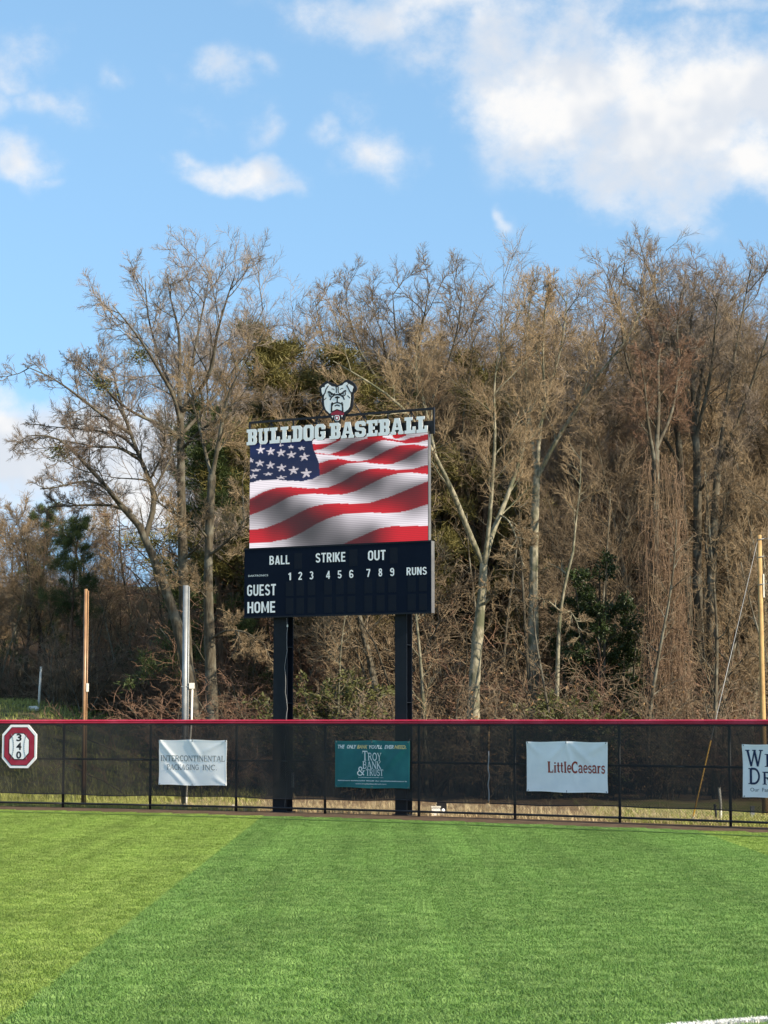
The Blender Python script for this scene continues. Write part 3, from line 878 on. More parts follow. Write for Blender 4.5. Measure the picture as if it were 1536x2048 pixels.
# white banner, two lines of outlined grey capitals
r, w, h, sf = banner((318, 453.5, 1480, 1570.5), 'wrinkled white banner reading Intercontinental Packaging Inc. on the fence', M['banner_white'], M['hem_white'],
    [(0, 1, .55, 0, .02, .045), (.45, 1, .62, .6, .014, .04), (.1, .45, .45, -.1, .012, .04), (1, 1, .62, .7, .012, .04), (1, 0, .8, .2, .01, .04)], 1)
lettering(r, serif_text('INTERCONTINENTAL'), .03 * w, .97 * w, .525 * h, .66 * h, 0, M['ink_pale'], sf)
words(r, 'PACKAGING INC.', serif_text, .12 * w, .86 * w, .335 * h, .46 * h, 0, M['ink_pale'], sf)
# teal bank banner
r, w, h, sf = banner((670, 820, 1481.5, 1576), 'teal green bank banner with white lettering hung on the fence', M['banner_teal'], M['hem_teal'],
    [(.5, 1, .3, .5, .014, .05), (1, 1, .6, .3, .016, .06), (.5, 1, .7, .6, .01, .05), (0, 0, .4, .4, .01, .05)], 2)
for s, a, b, m in (('THE ONLY', .04, .29, 'ink_white'), ('BANK', .3, .445, 'ink_gold'), ("YOU'LL EVER", .46, .79, 'ink_white'), ('NEED.', .8, .955, 'ink_gold')):
    words(r, s, lambda q: text_mesh(q, .03, .25), a * w, b * w, .83 * h, .91 * h, 0, M[m], sf)
lettering(r, serif_text('TROY', .8), .375 * w, .63 * w, .575 * h, .785 * h, 0, M['ink_white'], sf)
lettering(r, serif_text('BANK', None), .375 * w, .62 * w, .405 * h, .565 * h, 0, M['ink_white'], sf)
lettering(r, serif_text('&'), .305 * w, .405 * w, .255 * h, .45 * h, 0, M['ink_white'], sf)
lettering(r, serif_text('TRUST', None), .42 * w, .65 * w, .255 * h, .395 * h, 0, M['ink_white'], sf)
mbk = []; rr = np.random.default_rng(4)
def ticks(n):           # print too small to read in the photograph: broken strokes only
    V = []; Fc = []
    x = 0
    for k in range(n):
        ww = rr.uniform(.4, 1.0); hh = rr.uniform(.55, 1.0)
        if rr.random() < .1: x += .8
        b = len(V); V += [(x, 0), (x + ww, 0), (x + ww, hh), (x, hh)]; Fc.append((b, b + 1, b + 2, b + 3)); x += ww + .35
    V = np.array(V); V[:, 0] /= V[:, 0].max(); V[:, 1] /= V[:, 1].max(); return V, Fc
stuff(lettering(r, ticks(26), .32 * w, .65 * w, .215 * h, .228 * h, 0, M['ink_white'], sf, 'small_print'))
stuff(lettering(r, ticks(60), .03 * w, .96 * w, .14 * h, .162 * h, 0, M['ink_white'], sf, 'small_print'))
lettering(r, text_mesh('www.troybankandtrust.com', .01), .28 * w, .69 * w, .065 * h, .1 * h, 0, M['ink_white'], sf)
# white pizza banner (the printed figure is left out)
r, w, h, sf = banner((1053, 1216, 1483.5, 1584.5), 'white banner with dark red LittleCaesars lettering on the fence', M['banner_white'], M['hem_white'],
    [(.5, 1, .25, .55, .018, .055), (.5, 1, .62, .1, .02, .05), (.52, 1, .85, .5, .018, .055), (0, 1, .2, .7, .014, .05), (1, 1, .75, .75, .014, .05), (.5, .95, .45, .3, .012, .05)], 3)
lettering(r, serif_text('LittleCaesars', None, 1.3), .27 * w, .968 * w, .375 * h, .615 * h, 0, M['ink_red'], sf)
# white banner cut by the right edge of the picture
r, w, h, sf = banner((1485, 1660, 1489, 1597), 'white banner with large navy serif capitals at the right edge of the picture', M['banner_white'], M['hem_white'],
    [(0, 1, .12, .6, .012, .05), (.5, 1, .4, .4, .014, .05), (.3, .2, .5, 0, .01, .05)], 4)
lettering(r, serif_text('W'), .04 * w, .245 * w, .58 * h, .895 * h, 0, M['ink_navy'], sf)
lettering(r, serif_text('I'), .265 * w, .335 * w, .58 * h, .82 * h, 0, M['ink_navy'], sf)
lettering(r, serif_text('D'), .07 * w, .205 * w, .245 * h, .56 * h, 0, M['ink_navy'], sf)
lettering(r, serif_text('R'), .235 * w, .36 * w, .245 * h, .49 * h, 0, M['ink_navy'], sf)
words(r, 'Our Fam', text_mesh, .09 * w, .33 * w, .115 * h, .185 * h, 0, M['ink_grey'], sf)


def oct_loop(x0, x1, z0, z1, cx, cz):
    return [(x0 + cx, z0), (x1 - cx, z0), (x1, z0 + cz), (x1, z1 - cz), (x1 - cx, z1), (x0 + cx, z1), (x0, z1 - cz), (x0, z0 + cz)]


def distance_sign():
    pl, s0, s1, zb, zt = fence_frame(5, 74, 1449.5, 1536)
    w, h = s1 - s0, zt - zb
    root = thing('distance_sign', pl.o + pl.t * s0 + Vector((0, 0, zb)), 'red and white octagonal distance sign reading 340 on the fence', 'sign', rz=pl.rz)
    def o(i, dep, y, m, nm, notch=False):
        lp = oct_loop(i * w, w - i * w, i * w, h - i * w, (.24 - i * .4) * w, (.24 - i * .4) * w)
        me = outline_mesh([lp], dep); me.materials.append(m); ob = link(nm, me, root); ob.location.y = y; return ob
    o(0, .02, 0, M['hem_white'], 'backing'); o(.06, .004, -.021, M['ink_black'], 'dark_outline'); o(.075, .004, -.026, M['sign_red'], 'red_band')
    o(.205, .004, -.031, M['ink_black'], 'dark_outline'); o(.225, .004, -.036, M['sign_white'], 'ball_face')
    zc = [(.72, .86), (.5, .67), (.3, .44)]
    for ch, (z0, z1) in zip('340', ((.70, .855), (.52, .675), (.34, .495))):
        z0 = .5 + (z0 - .595) * 1.12; z1 = .5 + (z1 - .595) * 1.12
        lettering(root, text_mesh(ch, .03), .425 * w, .575 * w, z0 * h, z1 * h, -.0425, M['ink_black'], name='numeral')
    for sgn in (-1, 1):
        mb = MB(); pts = []
        for k in range(13):
            t = k / 12; x = .5 + sgn * (.15 + .075 * (2 * t - 1) ** 2); pts.append((x * w, -.042, (.21 + .58 * t) * h))
        mb.tube(pts, .006, 5)
        for k in range(1, 12):
            x, y, z = pts[k]; mb.box(x - .016, x + .016, y - .003, y + .001, z - .003, z + .003)
        mb.build('ball_stitching', M['ink_grey'], root)


distance_sign()

# ------------------------------------------------------------------ scoreboard
P1 = px(562, HOR, 55.3); P1.z = 0
P2 = px(806, HOR, 53.6); P2.z = 0
BP = Plane(P1, P2 - P1)

SLAB = {
    'L': (.8, [[(0, 0), (.8, 0), (.8, .42), (.58, .42), (.58, .22), (.46, .22), (.46, .8), (.58, .8), (.58, 1), (0, 1), (0, .8), (.14, .8), (.14, .2), (0, .2)]]),
    'E': (.8, [[(0, 0), (.8, 0), (.8, .36), (.62, .36), (.62, .2), (.44, .2), (.44, .4), (.6, .4), (.6, .6), (.44, .6), (.44, .8), (.62, .8), (.62, .64), (.8, .64), (.8, 1), (0, 1), (0, .8), (.14, .8), (.14, .2), (0, .2)]]),
    'B': (.82, [[(0, 0), (.68, 0), (.82, .12), (.82, .4), (.74, .5), (.82, .6), (.82, .88), (.68, 1), (0, 1), (0, .8), (.12, .8), (.12, .2), (0, .2)],
                [(.42, .2), (.52, .2), (.54, .23), (.54, .38), (.52, .41), (.42, .41)], [(.42, .59), (.52, .59), (.54, .62), (.54, .77), (.52, .8), (.42, .8)]]),
    'D': (.84, [[(0, 0), (.66, 0), (.84, .16), (.84, .84), (.66, 1), (0, 1), (0, .8), (.12, .8), (.12, .2), (0, .2)], [(.42, .2), (.5, .2), (.55, .26), (.55, .74), (.5, .8), (.42, .8)]]),
    'O': (.82, [[(.18, 0), (.64, 0), (.82, .16), (.82, .84), (.64, 1), (.18, 1), (0, .84), (0, .16)], [(.34, .2), (.48, .2), (.53, .26), (.53, .74), (.48, .8), (.34, .8), (.29, .74), (.29, .26)]]),
    'U': (.88, [[(.22, 0), (.66, 0), (.78, .14), (.78, .8), (.88, .8), (.88, 1), (.48, 1), (.48, .8), (.54, .8), (.54, .26), (.5, .2), (.38, .2), (.34, .26), (.34, .8), (.4, .8), (.4, 1), (0, 1), (0, .8), (.1, .8), (.1, .14)]]),
    'G': (.82, [[(.18, 0), (.64, 0), (.82, .16), (.82, .54), (.44, .54), (.44, .36), (.53, .36), (.53, .26), (.48, .2), (.34, .2), (.29, .26), (.29, .74), (.34, .8), (.48, .8), (.53, .74), (.53, .66), (.82, .66), (.82, .84), (.64, 1), (.18, 1), (0, .84), (0, .16)]]),
    'S': (.8, [[(0, .14), (.16, 0), (.64, 0), (.8, .14), (.8, .45), (.66, .58), (.3, .62), (.28, .66), (.28, .76), (.33, .8), (.47, .8), (.52, .74), (.52, .68), (.8, .68), (.8, .86), (.64, 1), (.16, 1), (0, .86), (0, .56), (.14, .43), (.5, .38), (.52, .34), (.52, .24), (.47, .2), (.33, .2), (.28, .26), (.28, .33), (0, .33)]]),
    'A': (.96, [[(0, 0), (.4, 0), (.4, .18), (.33, .18), (.35, .28), (.61, .28), (.63, .18), (.56, .18), (.56, 0), (.96, 0), (.96, .18), (.88, .18), (.66, 1), (.3, 1), (.08, .18), (0, .18)], [(.39, .44), (.57, .44), (.48, .76)]]),
}


def flag_colors(W, H):
    """picture on the video screen: a waving striped flag with a starred canton, rows from the top"""
    # curves traced in a 1300 x 745 frame that was sheared with the board; top left (110,560) etc.
    def unmap(x, y):        # traced coordinates -> (s, t) in the unit square
        s = (x - 105) / 1300.0; top = 560 - 75 * s; bot = 1305 - 55 * s
        return s, (y - top) / (bot - top)
    curves = [  # (points, colour below the curve, x start)
        ([(580, 545), (680, 545), (760, 520), (860, 495), (960, 470)], 'R'),
        ([(590, 592), (650, 582), (720, 548), (780, 520), (860, 500), (980, 470), (1100, 455), (1180, 520), (1260, 490), (1405, 462)], 'W'),
        ([(590, 606), (700, 621), (790, 593), (870, 541), (950, 514), (1050, 497), (1150, 515), (1220, 532), (1280, 510), (1405, 485)], 'R'),
        ([(600, 617), (700, 625), (780, 637), (870, 629), (950, 592), (1030, 542), (1090, 521), (1160, 531), (1250, 550), (1330, 548), (1405, 524)], 'W'),
        ([(630, 684), (700, 661), (780, 655), (850, 670), (920, 676), (1000, 660), (1100, 604), (1200, 563), (1300, 556), (1405, 574)], 'R'),
        ([(560, 806), (630, 775), (700, 750), (780, 706), (850, 686), (950, 681), (1050, 696), (1150, 699), (1250, 662), (1330, 612), (1405, 581)], 'W'),
        ([(105, 945), (200, 895), (300, 862), (400, 855), (500, 865), (600, 870), (700, 860), (800, 820), (900, 760), (1000, 728), (1100, 730), (1200, 742), (1300, 735), (1405, 705)], 'R'),
        ([(105, 1062), (200, 1030), (300, 985), (400, 930), (500, 908), (600, 908), (700, 915), (800, 915), (900, 890), (1000, 840), (1100, 790), (1200, 765), (1300, 762), (1405, 775)], 'W'),
        ([(105, 1170), (230, 1155), (350, 1110), (450, 1060), (550, 1010), (650, 985), (750, 978), (900, 985), (1000, 975), (1150, 930), (1280, 875), (1405, 825)], 'R'),
        ([(105, 1265), (250, 1262), (400, 1235), (500, 1190), (600, 1130), (700, 1085), (800, 1058), (950, 1048), (1150, 1052), (1250, 1040), (1405, 990)], 'W'),
        ([(420, 1420), (560, 1390), (700, 1330), (830, 1262), (950, 1210), (1050, 1165), (1150, 1147), (1280, 1144), (1405, 1148)], 'R'),
    ]
    sx = np.linspace(0, 1, W); xx = 105 + 1300 * sx
    ker = np.hanning(int(W * .05) | 1); ker /= ker.sum()
    C = []; SL = []
    for pts, c in curves:
        p = np.array([unmap(*q) for q in pts]); y = np.interp(sx, p[:, 0], p[:, 1])
        y = np.convolve(np.pad(y, len(ker) // 2, 'edge'), ker, 'valid')[:W]
        raw = np.array([(q[0], q[1]) for q in pts]); yr = np.interp(xx, raw[:, 0], raw[:, 1])
        yr = np.convolve(np.pad(yr, len(ker) // 2, 'edge'), ker, 'valid')[:W]
        sl = -np.gradient(yr, xx); sl = np.convolve(np.pad(sl, len(ker), 'edge'), np.hanning(2 * len(ker) + 1) / np.hanning(2 * len(ker) + 1).sum(), 'valid')[:W]
        y = np.where(sx < p[0, 0] - .02, np.nan, y)
        C.append(y); SL.append(sl)
    t = np.linspace(0, 1, H)[:, None]
    col = np.zeros((H, W, 3)); idx = np.full((H, W), -1)
    for k, y in enumerate(C):
        yk = np.where(np.isnan(y), 9, y)
        idx = np.where(t > yk[None, :], k, idx)
    red = np.array((.56, .006, .014)); white = np.array((.82, .75, .8)); blue = np.array((.0025, .006, .045))
    cols = np.array([white] + [red if c == 'R' else white for _, c in curves])
    col = cols[idx + 1]
    # fold shading: dark where the cloth climbs steeply
    up = np.clip(idx, 0, len(C) - 1); dn = np.clip(idx + 1, 0, len(C) - 1)
    S = np.array(SL); Yc = np.array([np.where(np.isnan(y), np.nanmax(y) if k == len(C) - 1 else np.nanmin(y), y) for k, y in enumerate(C)]); ci = np.arange(W)[None, :].repeat(H, 0)
    ya = Yc[up, ci]; yb = Yc[dn, ci]; wgt = np.clip((t - ya) / np.maximum(yb - ya, 1e-3), 0, 1)
    slope = S[up, ci] * (1 - wgt) + S[dn, ci] * wgt
    sh = .07 + .93 * (1 - np.clip((slope - .03) / .5, 0, 1)) ** 1.6
    ker2 = np.hanning(31); ker2 /= ker2.sum()
    sh = np.apply_along_axis(lambda r: np.convolve(np.pad(r, 15, 'edge'), ker2, 'valid'), 1, sh)
    sh = np.apply_along_axis(lambda r: np.convolve(np.pad(r, 15, 'edge'), ker2, 'valid'), 0, sh)
    # canton
    p = np.array([unmap(*q) for q in [(105, 826), (180, 806), (300, 802), (400, 812), (500, 816), (580, 800), (632, 772)]])
    yb = np.interp(sx, p[:, 0], p[:, 1])
    q = np.array([unmap(*w) for w in [(572, 520), (582, 580), (600, 620), (622, 680), (628, 740), (632, 776)]])
    xr = np.interp(t[:, 0], q[:, 1], q[:, 0])
    cant = (t < yb[None, :]) & (sx[None, :] < xr[:, None])
    Y2 = t.repeat(W, 1); X2 = sx[None, :].repeat(H, 0)
    star = np.zeros((H, W), bool)
    stars = [(335, 553, 20, 6), (415, 562, 26, 14), (495, 575, 26, 16), (185, 585, 28, 27), (262, 595, 30, 27), (340, 606, 31, 27), (418, 621, 32, 26), (515, 638, 35, 27),
             (112, 660, 26, 18), (180, 681, 32, 23), (260, 697, 32, 25), (345, 716, 32, 27), (435, 736, 35, 29), (530, 758, 37, 32), (150, 733, 36, 11), (245, 760, 37, 12), (340, 788, 40, 14), (130, 776, 32, 18)]
    for (x, y, rx, ry) in stars:
        s0, t0 = unmap(x, y); dx = (X2 - s0) * 1300 / (rx * 1.2); dy = (Y2 - t0) * 745 / (ry * 1.2) + dx * .06
        rad = np.hypot(dx, dy); an = np.arctan2(dx, -dy)
        f = np.abs(((an / (2 * np.pi) * 5) % 1) - .5) * 2       # 1 at a tip
        star |= rad < (.34 + .66 * np.clip(f, 0, 1) ** 1.6)
    shc = .45 + .55 * sstep(np.sin(X2 * 3.0 + Y2 * 9.5 + 2.2), -.6, .8)
    ccol = np.where(star[..., None], white * (.35 + .65 * shc[..., None]), blue * (.35 + 1.25 * shc[..., None]))
    col = col * sh[..., None]
    col = np.where(cant[..., None], ccol, col)
    # gap-lines of the module grid
    return col


def build_scoreboard():
    root = thing('scoreboard', P1, 'navy baseball scoreboard with lit flag screen and bulldog sign on two posts', 'scoreboard', rz=BP.rz)
    HP = BP.hit                                    # plane of the posts
    H = Plane(P1 + BP.n * .19, BP.t).hit           # plane of the cabinet faces, letters and emblem
    x0, zb = H(488.5, 1236); x1, _ = H(862.5, 1227); zt = H(488.5, 1098)[1]; xr = x1
    # posts: wide-flange steel
    ptop = zt
    for ua, ub in ((546, 574), (790, 813.5)):
        a, b = HP(ua, 1441)[0], HP(ub, 1441)[0]; c = (a + b) / 2; hw = (b - a) / 2
        mb = MB().box(a, b, -.0, .022, -.3, ptop - .05).box(a, b, .30, .322, -.3, ptop - .05).box(c - .012, c + .012, .022, .30, -.3, ptop - .05)
        p = mb.build('post', M['navy_steel'], root)
        mb = MB()
        for z in (1.1, 2.9, 4.4): MB().box(c + .0125, b - .012, .024, .298, z, z + .014).build('stiffener', M['navy_steel'], p)
        MB().box(a - .06, b + .06, -.06, .38, -.02, .02).build('base_plate', M['navy_steel'], p)
    # cable hanging in the left post
    xa, xb = HP(546, 1441)[0], HP(574, 1441)[0]; c = xb - .03
    mb = MB(); zz = np.linspace(zb - .02, .1, 24); r = np.random.default_rng(8)
    mb.tube([(c + .03 * math.sin(k * .7) + .02 * math.sin(k * 1.9), -.012, z) for k, z in enumerate(zz)], .0075, 5)
    mb.build('cable', M['cable'], root, True)
    MB().box(c + .02, c + .05, -.02, -.002, zb - .26, zb - .2).build('cable_clip', M['pvc'], root)
    xs_, za = HP(583, 1575); zc = HP(583, 1545)[1]
    MB().box(xs_ - .035, xs_ + .035, .05, .07, za, zc).build('marker_plate', M['pvc'], root)
    # numeral cabinet
    cab = MB().box(x0, x1, -.2, -.012, zb, zt).build('score_cabinet', M['navy_panel'], root)
    e = MB().box(x1 + .002, x1 + .012, -.195, -.015, zb + .004, zt - .004); e.build('side_panel', M['grey_edge'], cab)
    MB().box(x0 - .012, x1 + .014, -.212, -.2005, zt - .03, zt + .012).build('trim', M['navy_steel'], cab)
    MB().box(x0 - .012, x1 + .014, -.212, -.2005, zb - .012, zb + .03).build('trim', M['navy_steel'], cab)
    W = x1 - x0; Hh = zt - zb
    # positions measured in the enlarged crop of the cabinet, whose face runs from (62,100)-(1437,48) to (62,608)-(1437,577)
    def cz(X, Y):
        s = (X - 62) / 1375.0; top = 100 - 52 * s; bot = 608 - 31 * s
        return x0 + s * W, zb + Hh * (1 - (Y - top) / (bot - top))
    def put(txt, xa, xb, ya, yb, bold=.012, m='sign_white'):
        a, ztop = cz(xa, ya); b, _ = cz(xb, ya); zbot = cz(xa, yb)[1]; ztop = (ztop + cz(xb, ya - 0)[1]) / 2
        lettering(root, text_mesh(txt, bold) if m == 'ink_white' else serif_text(txt, None, 1.08, SANS, .1), a, b, zbot, ztop, -.2045, M[m], name='caption')
    fy = lambda X: -(X - 62) * .038
    put('BALL', 255, 408, 150, 219, .04); put('STRIKE', 603, 823, 128, 207, .04); put('OUT', 988, 1115, 116, 192, .04); put('RUNS', 1265, 1408, 242, 303, .04)
    put('GUEST', 85, 305, 362, 448, .04); put('HOME', 88, 300, 488, 574, .04)
    for ch, xa, xb, ya, yb in (('1', 398, 418, 280, 331), ('2', 475, 502, 274, 329), ('3', 558, 586, 271, 326), ('4', 682, 709, 268, 323), ('5', 768, 795, 265, 320), ('6', 853, 881, 262, 318), ('7', 978, 1004, 256, 311), ('8', 1065, 1090, 252, 308), ('9', 1148, 1176, 249, 305)):
        put(ch, xa - 1, xb + 1, ya - 3, yb + 1)
    put('DAKTRONICS', 93, 245, 290, 306, .01, 'ink_white')
    def win(xa, xb, ya, yb):
        a, z1 = cz(xa, ya); b, _ = cz(xb, ya); z0 = cz(xa, yb)[1]
        MB().box(a, b, -.2028, -.2003, z0, z1).build('digit_window', M['digit_panel'], root)
    win(443, 500, 134, 250); win(850, 910, 110, 232); win(1145, 1200, 98, 215)
    for xc in (408, 488, 572, 695, 782, 867, 990, 1078, 1162, 1300, 1380):
        d = (xc - 62) * .03
        win(xc - 28, xc + 28, 352 - d, 458 - d); win(xc - 28, xc + 28, 476 - d, 588 - d * .8)
    # video screen
    sx0, sb = H(497.5, 1096); sx1, _ = H(855.5, 1082); sb = zt + .012; st = H(498, 892)[1] + .06
    scr = MB().box(sx0, sx1, -.16, -.012, sb, st).build('screen_cabinet', M['sign_black'], root)
    MB().box(sx1 + .002, sx1 + .012, -.16, -.02, sb, st).build('side_panel', M['grey_edge'], scr)
    NX, NZ = 260, 156
    # the picture's vertical extent is the visible screen below the letters
    ztop = H(498, 893.5)[1]; zbot = sb + .004
    Zv = np.linspace(st - .004, zbot, NZ); Xv = np.linspace(sx0 + .004, sx1 - .004, NX)
    img = flag_colors(NX, 400)
    ti = np.clip((ztop - Zv) / (ztop - zbot), 0, 1); img = img[(ti * 399).astype(int)]
    X, Z = np.meshgrid(Xv, Zv)
    V = np.stack([X, np.full_like(X, -.163), Z], -1).reshape(-1, 3)
    i = np.arange(NZ - 1)[:, None] * NX + np.arange(NX - 1)[None, :]
    q = np.stack([i, i + NX, i + NX + 1, i + 1], -1).reshape(-1, 4)
    m = bpy.data.materials.new('led_picture'); m.use_nodes = True; T = m.node_tree; p = T.nodes['Principled BSDF']
    p.inputs['Base Color'].default_value = (.012, .012, .014, 1); p.inputs['Roughness'].default_value = .5
    at = nd(T, 'ShaderNodeAttribute', attribute_name='picture'); T.links.new(at.outputs['Color'], p.inputs['Emission Color'])
    # rows of diodes
    tc = nd(T, 'ShaderNodeTexCoord'); sp = nd(T, 'ShaderNodeSeparateXYZ'); T.links.new(tc.outputs['Object'], sp.inputs[0])
    row = math_n(T, 'SINE', math_n(T, 'MULTIPLY', sp.outputs[2], 2 * math.pi / .048))
    T.links.new(math_n(T, 'MULTIPLY_ADD', row, .1, .5), p.inputs['Emission Strength'])
    me = mesh_np('picture', V, [q], m); ca = me.color_attributes.new('picture', 'FLOAT_COLOR', 'POINT')
    rgba = np.ones((NX * NZ, 4), np.float32); rgba[:, :3] = img.reshape(-1, 3); ca.data.foreach_set('color', rgba.ravel())
    link('picture', me, scr)
    # header truss
    tl, tz0 = H(494.5, 893); tr, _ = H(866, 868); tz1 = H(494.5, 845)[1]
    tru = MB().box(tl, tr, -.12, -.07, tz1 - .03, tz1 + .03).build('header_truss', M['sign_black'], root)
    MB().box(tl, tr, -.121, -.069, tz0, tz0 + .05).build('bottom_chord', M['sign_black'], tru)
    MB().box(tl + .01, tr - .02, -.118, -.1, tz0 + .051, tz0 + (tz1 - tz0) * .52).build('backing_panel', M['sign_black'], tru)
    for a in (tl + .02, tr - .02): MB().box(a - .02, a + .02, -.119, -.071, tz0 + .051, tz1 - .031).build('end_post', M['sign_black'], tru)
    def zx(X): return H(470 + X / 3.657, 850)[0]
    for X in (415, 585, 755, 930, 1105, 1275, 250):
        a = zx(X); MB().box(a - .014, a + .014, -.098, -.074, tz0 + .051, tz1 - .031).build('strut', M['sign_black'], tru)
    for X in (250, 585, 930, 1275):
        for d in (-85, 85):
            if X + d > 1440: continue
            MB().tube([(zx(X), -.085, tz1 - .02), (zx(X + d), -.085, tz0 + .03)], .013, 6).build('brace', M['sign_black'], tru)
    # letters
    zb_l = H(496, 891)[1]; zt_l = H(496, 859.5)[1]; hl = zt_l - zb_l
    def word(s, xa, xb):
        wd = [SLAB[c][0] for c in s]; gap = .075; tot = sum(wd) + gap * (len(s) - 1); a, b = H(xa, 870)[0], H(xb, 870)[0]; k = (b - a) / tot; x = a
        for c, w_ in zip(s, wd):
            lps = [[(px_ * k, py_ * hl) for px_, py_ in lp] for lp in SLAB[c][1]]
            me = outline_mesh(lps, .012); me.materials.append(M['sign_white']); o = link('letter', me, root); o.location = (x, -.225, zb_l); x += (w_ + gap) * k
            m2 = outline_mesh(lps, .05); m2.materials.append(M['sign_black']); r2 = link('letter_return', m2, o); r2.location = (0, .0505, 0)
            o['label'] = 'white block letter ' + c
    word('BULLDOG', 495, 652); word('BASEBALL', 660.5, 856.5)
    # bulldog head
    em = link('bulldog_emblem', None, root)
    def ez(X, Y): return H(620 + X / 13.96, 750 + Y / 13.96)
    ex0, ez0 = ez(750, 1310); em.location = (ex0, 0, ez0)
    def pl(pts, grow=1.0): return [tuple(np.subtract(ez(755 + (p[0] - 755) * grow, 700 + (p[1] - 700) * grow), (ex0, ez0))) for p in pts]
    def plate(pts, y, dep, m, nm):
        me = outline_mesh([pl(pts, 1.05 if nm == 'backing' else .985)], dep); me.materials.append(m); o = link(nm, me, em); o.location.y = y; return o
    plate([(275, 360), (330, 290), (400, 235), (490, 190), (580, 235), (660, 265), (760, 305), (870, 250), (950, 185), (1020, 150), (1110, 180), (1200, 250), (1250, 330), (1275, 400), (1240, 470), (1190, 510), (1175, 560), (1185, 640), (1170, 720), (1165, 850), (1130, 940), (1060, 1030), (970, 1080), (960, 1150), (930, 1245), (880, 1200), (835, 1190), (830, 1270), (790, 1310), (710, 1310), (670, 1270), (660, 1190), (610, 1265), (580, 1170), (520, 1085), (430, 1010), (370, 900), (345, 760), (350, 640), (340, 560), (300, 590), (290, 480)], -.13, .05, M['sign_black'], 'backing')
    W_ = M['sign_white']
    plate([(305, 370), (350, 330), (400, 335), (415, 270), (490, 225), (535, 250), (475, 325), (425, 420), (400, 515), (340, 550), (320, 480)], -.181, .006, W_, 'ear')
    plate([(1050, 290), (1085, 235), (1140, 270), (1200, 300), (1215, 340), (1190, 400), (1178, 480), (1125, 445), (1085, 370)], -.181, .006, W_, 'ear')
    plate([(545, 260), (600, 310), (690, 320), (750, 345), (820, 300), (900, 280), (960, 215), (1030, 190), (1060, 230), (1030, 290), (1070, 380), (1110, 460), (1135, 520), (1140, 640), (1125, 780), (1110, 880), (1060, 970), (960, 1040), (925, 1030), (905, 850), (900, 770), (860, 800), (760, 760), (650, 800), (600, 770), (590, 1060), (540, 1080), (440, 980), (395, 860), (385, 740), (385, 600), (420, 500), (450, 400), (500, 330)], -.181, .006, W_, 'face')
    plate([(620, 1010), (620, 880), (650, 825), (710, 795), (760, 785), (820, 795), (870, 825), (890, 890), (890, 1000), (830, 980), (750, 950), (690, 980)], -.181, .006, W_, 'chin')
    plate([(590, 1065), (640, 1035), (700, 1010), (750, 985), (820, 1010), (890, 1020), (940, 1060), (940, 1120), (880, 1130), (810, 1115), (700, 1115), (620, 1130), (570, 1110)], -.181, .006, M['sign_red'], 'collar')
    plate([(700, 1128), (800, 1128), (822, 1160), (822, 1250), (790, 1292), (710, 1292), (683, 1250), (683, 1160)], -.181, .006, W_, 'collar_tag')
    plate([(712, 1148), (788, 1148), (804, 1170), (804, 1240), (782, 1272), (718, 1272), (701, 1240), (701, 1170)], -.188, .004, M['sign_red'], 'collar_tag')
    plate([(735, 1172), (765, 1172), (775, 1190), (775, 1225), (765, 1245), (735, 1245), (725, 1225), (725, 1190)], -.193, .004, W_, 'collar_tag')
    for q_ in ([(598, 1148), (642, 1148), (622, 1212)], [(868, 1128), (912, 1128), (892, 1192)]): plate(q_, -.181, .006, W_, 'collar_stud')
    plate([(690, 612), (760, 588), (840, 612), (822, 645), (760, 655), (700, 645)], -.19, .004, M['sign_black'], 'nose')
    strokes = [([(560, 700), (600, 620), (680, 560), (760, 545), (850, 560), (920, 610), (960, 690)], 30), ([(760, 630), (760, 775)], 30), ([(605, 765), (650, 800), (700, 782), (760, 768), (820, 782), (870, 800), (905, 755)], 26),
               ([(495, 480), (540, 470), (590, 510), (650, 545), (700, 530)], 38), ([(1010, 440), (960, 450), (910, 500), (850, 535), (800, 520)], 38),
               ([(530, 510), (540, 580), (580, 612), (640, 600)], 24), ([(985, 480), (985, 550), (950, 582), (890, 570)], 24),
               ([(578, 545), (598, 570)], 34), ([(935, 515), (918, 540)], 34),
               ([(720, 330), (738, 400), (732, 500)], 22), ([(790, 330), (783, 420), (795, 500)], 22), ([(600, 390), (650, 390), (680, 420)], 16), ([(840, 410), (880, 375), (925, 370)], 16),
               ([(505, 315), (450, 390), (420, 500), (380, 552)], 26), ([(1020, 285), (1075, 380), (1110, 460), (1175, 505)], 26), ([(455, 635), (395, 700)], 18), ([(1045, 575), (1125, 650)], 18),
               ([(690, 865), (750, 835), (830, 865)], 26), ([(605, 790), (598, 1050)], 32), ([(905, 790), (918, 1045)], 32)]
    for k, (pts, wd) in enumerate(strokes):
        a = np.array(pl(pts)); d = np.gradient(a, axis=0); d /= np.linalg.norm(d, axis=1)[:, None]; ww = wd / 13.96 * .0131 * 1.45
        nn = np.stack([-d[:, 1], d[:, 0]], 1) * ww / 2
        mb = MB(); y = -.1885 - (k % 4) * .0006
        for j in range(len(a) - 1):
            mb.poly([(a[j][0] - nn[j][0], y, a[j][1] - nn[j][1]), (a[j + 1][0] - nn[j + 1][0], y, a[j + 1][1] - nn[j + 1][1]), (a[j + 1][0] + nn[j + 1][0], y, a[j + 1][1] + nn[j + 1][1]), (a[j][0] + nn[j][0], y, a[j][1] + nn[j][1])])
        mb.build('face_line', M['sign_black'], em)
    for (xa, ya), (xb, yb) in (((640, 820), (600, 955)), ((705, 800), (740, 948))):
        pass
    zl = H(640, 838)[1]
    for (u1, v1, u2, v2) in ((646, 812, 630, 838), (706, 806, 722, 832)):
        a, b = H(u1, v1), H(u2, v2)
        MB().tube([(a[0], -.1, a[1]), (b[0], -.1, b[1])], .016, 6).build('emblem_strut', M['sign_black'], root)
    return root


build_scoreboard()


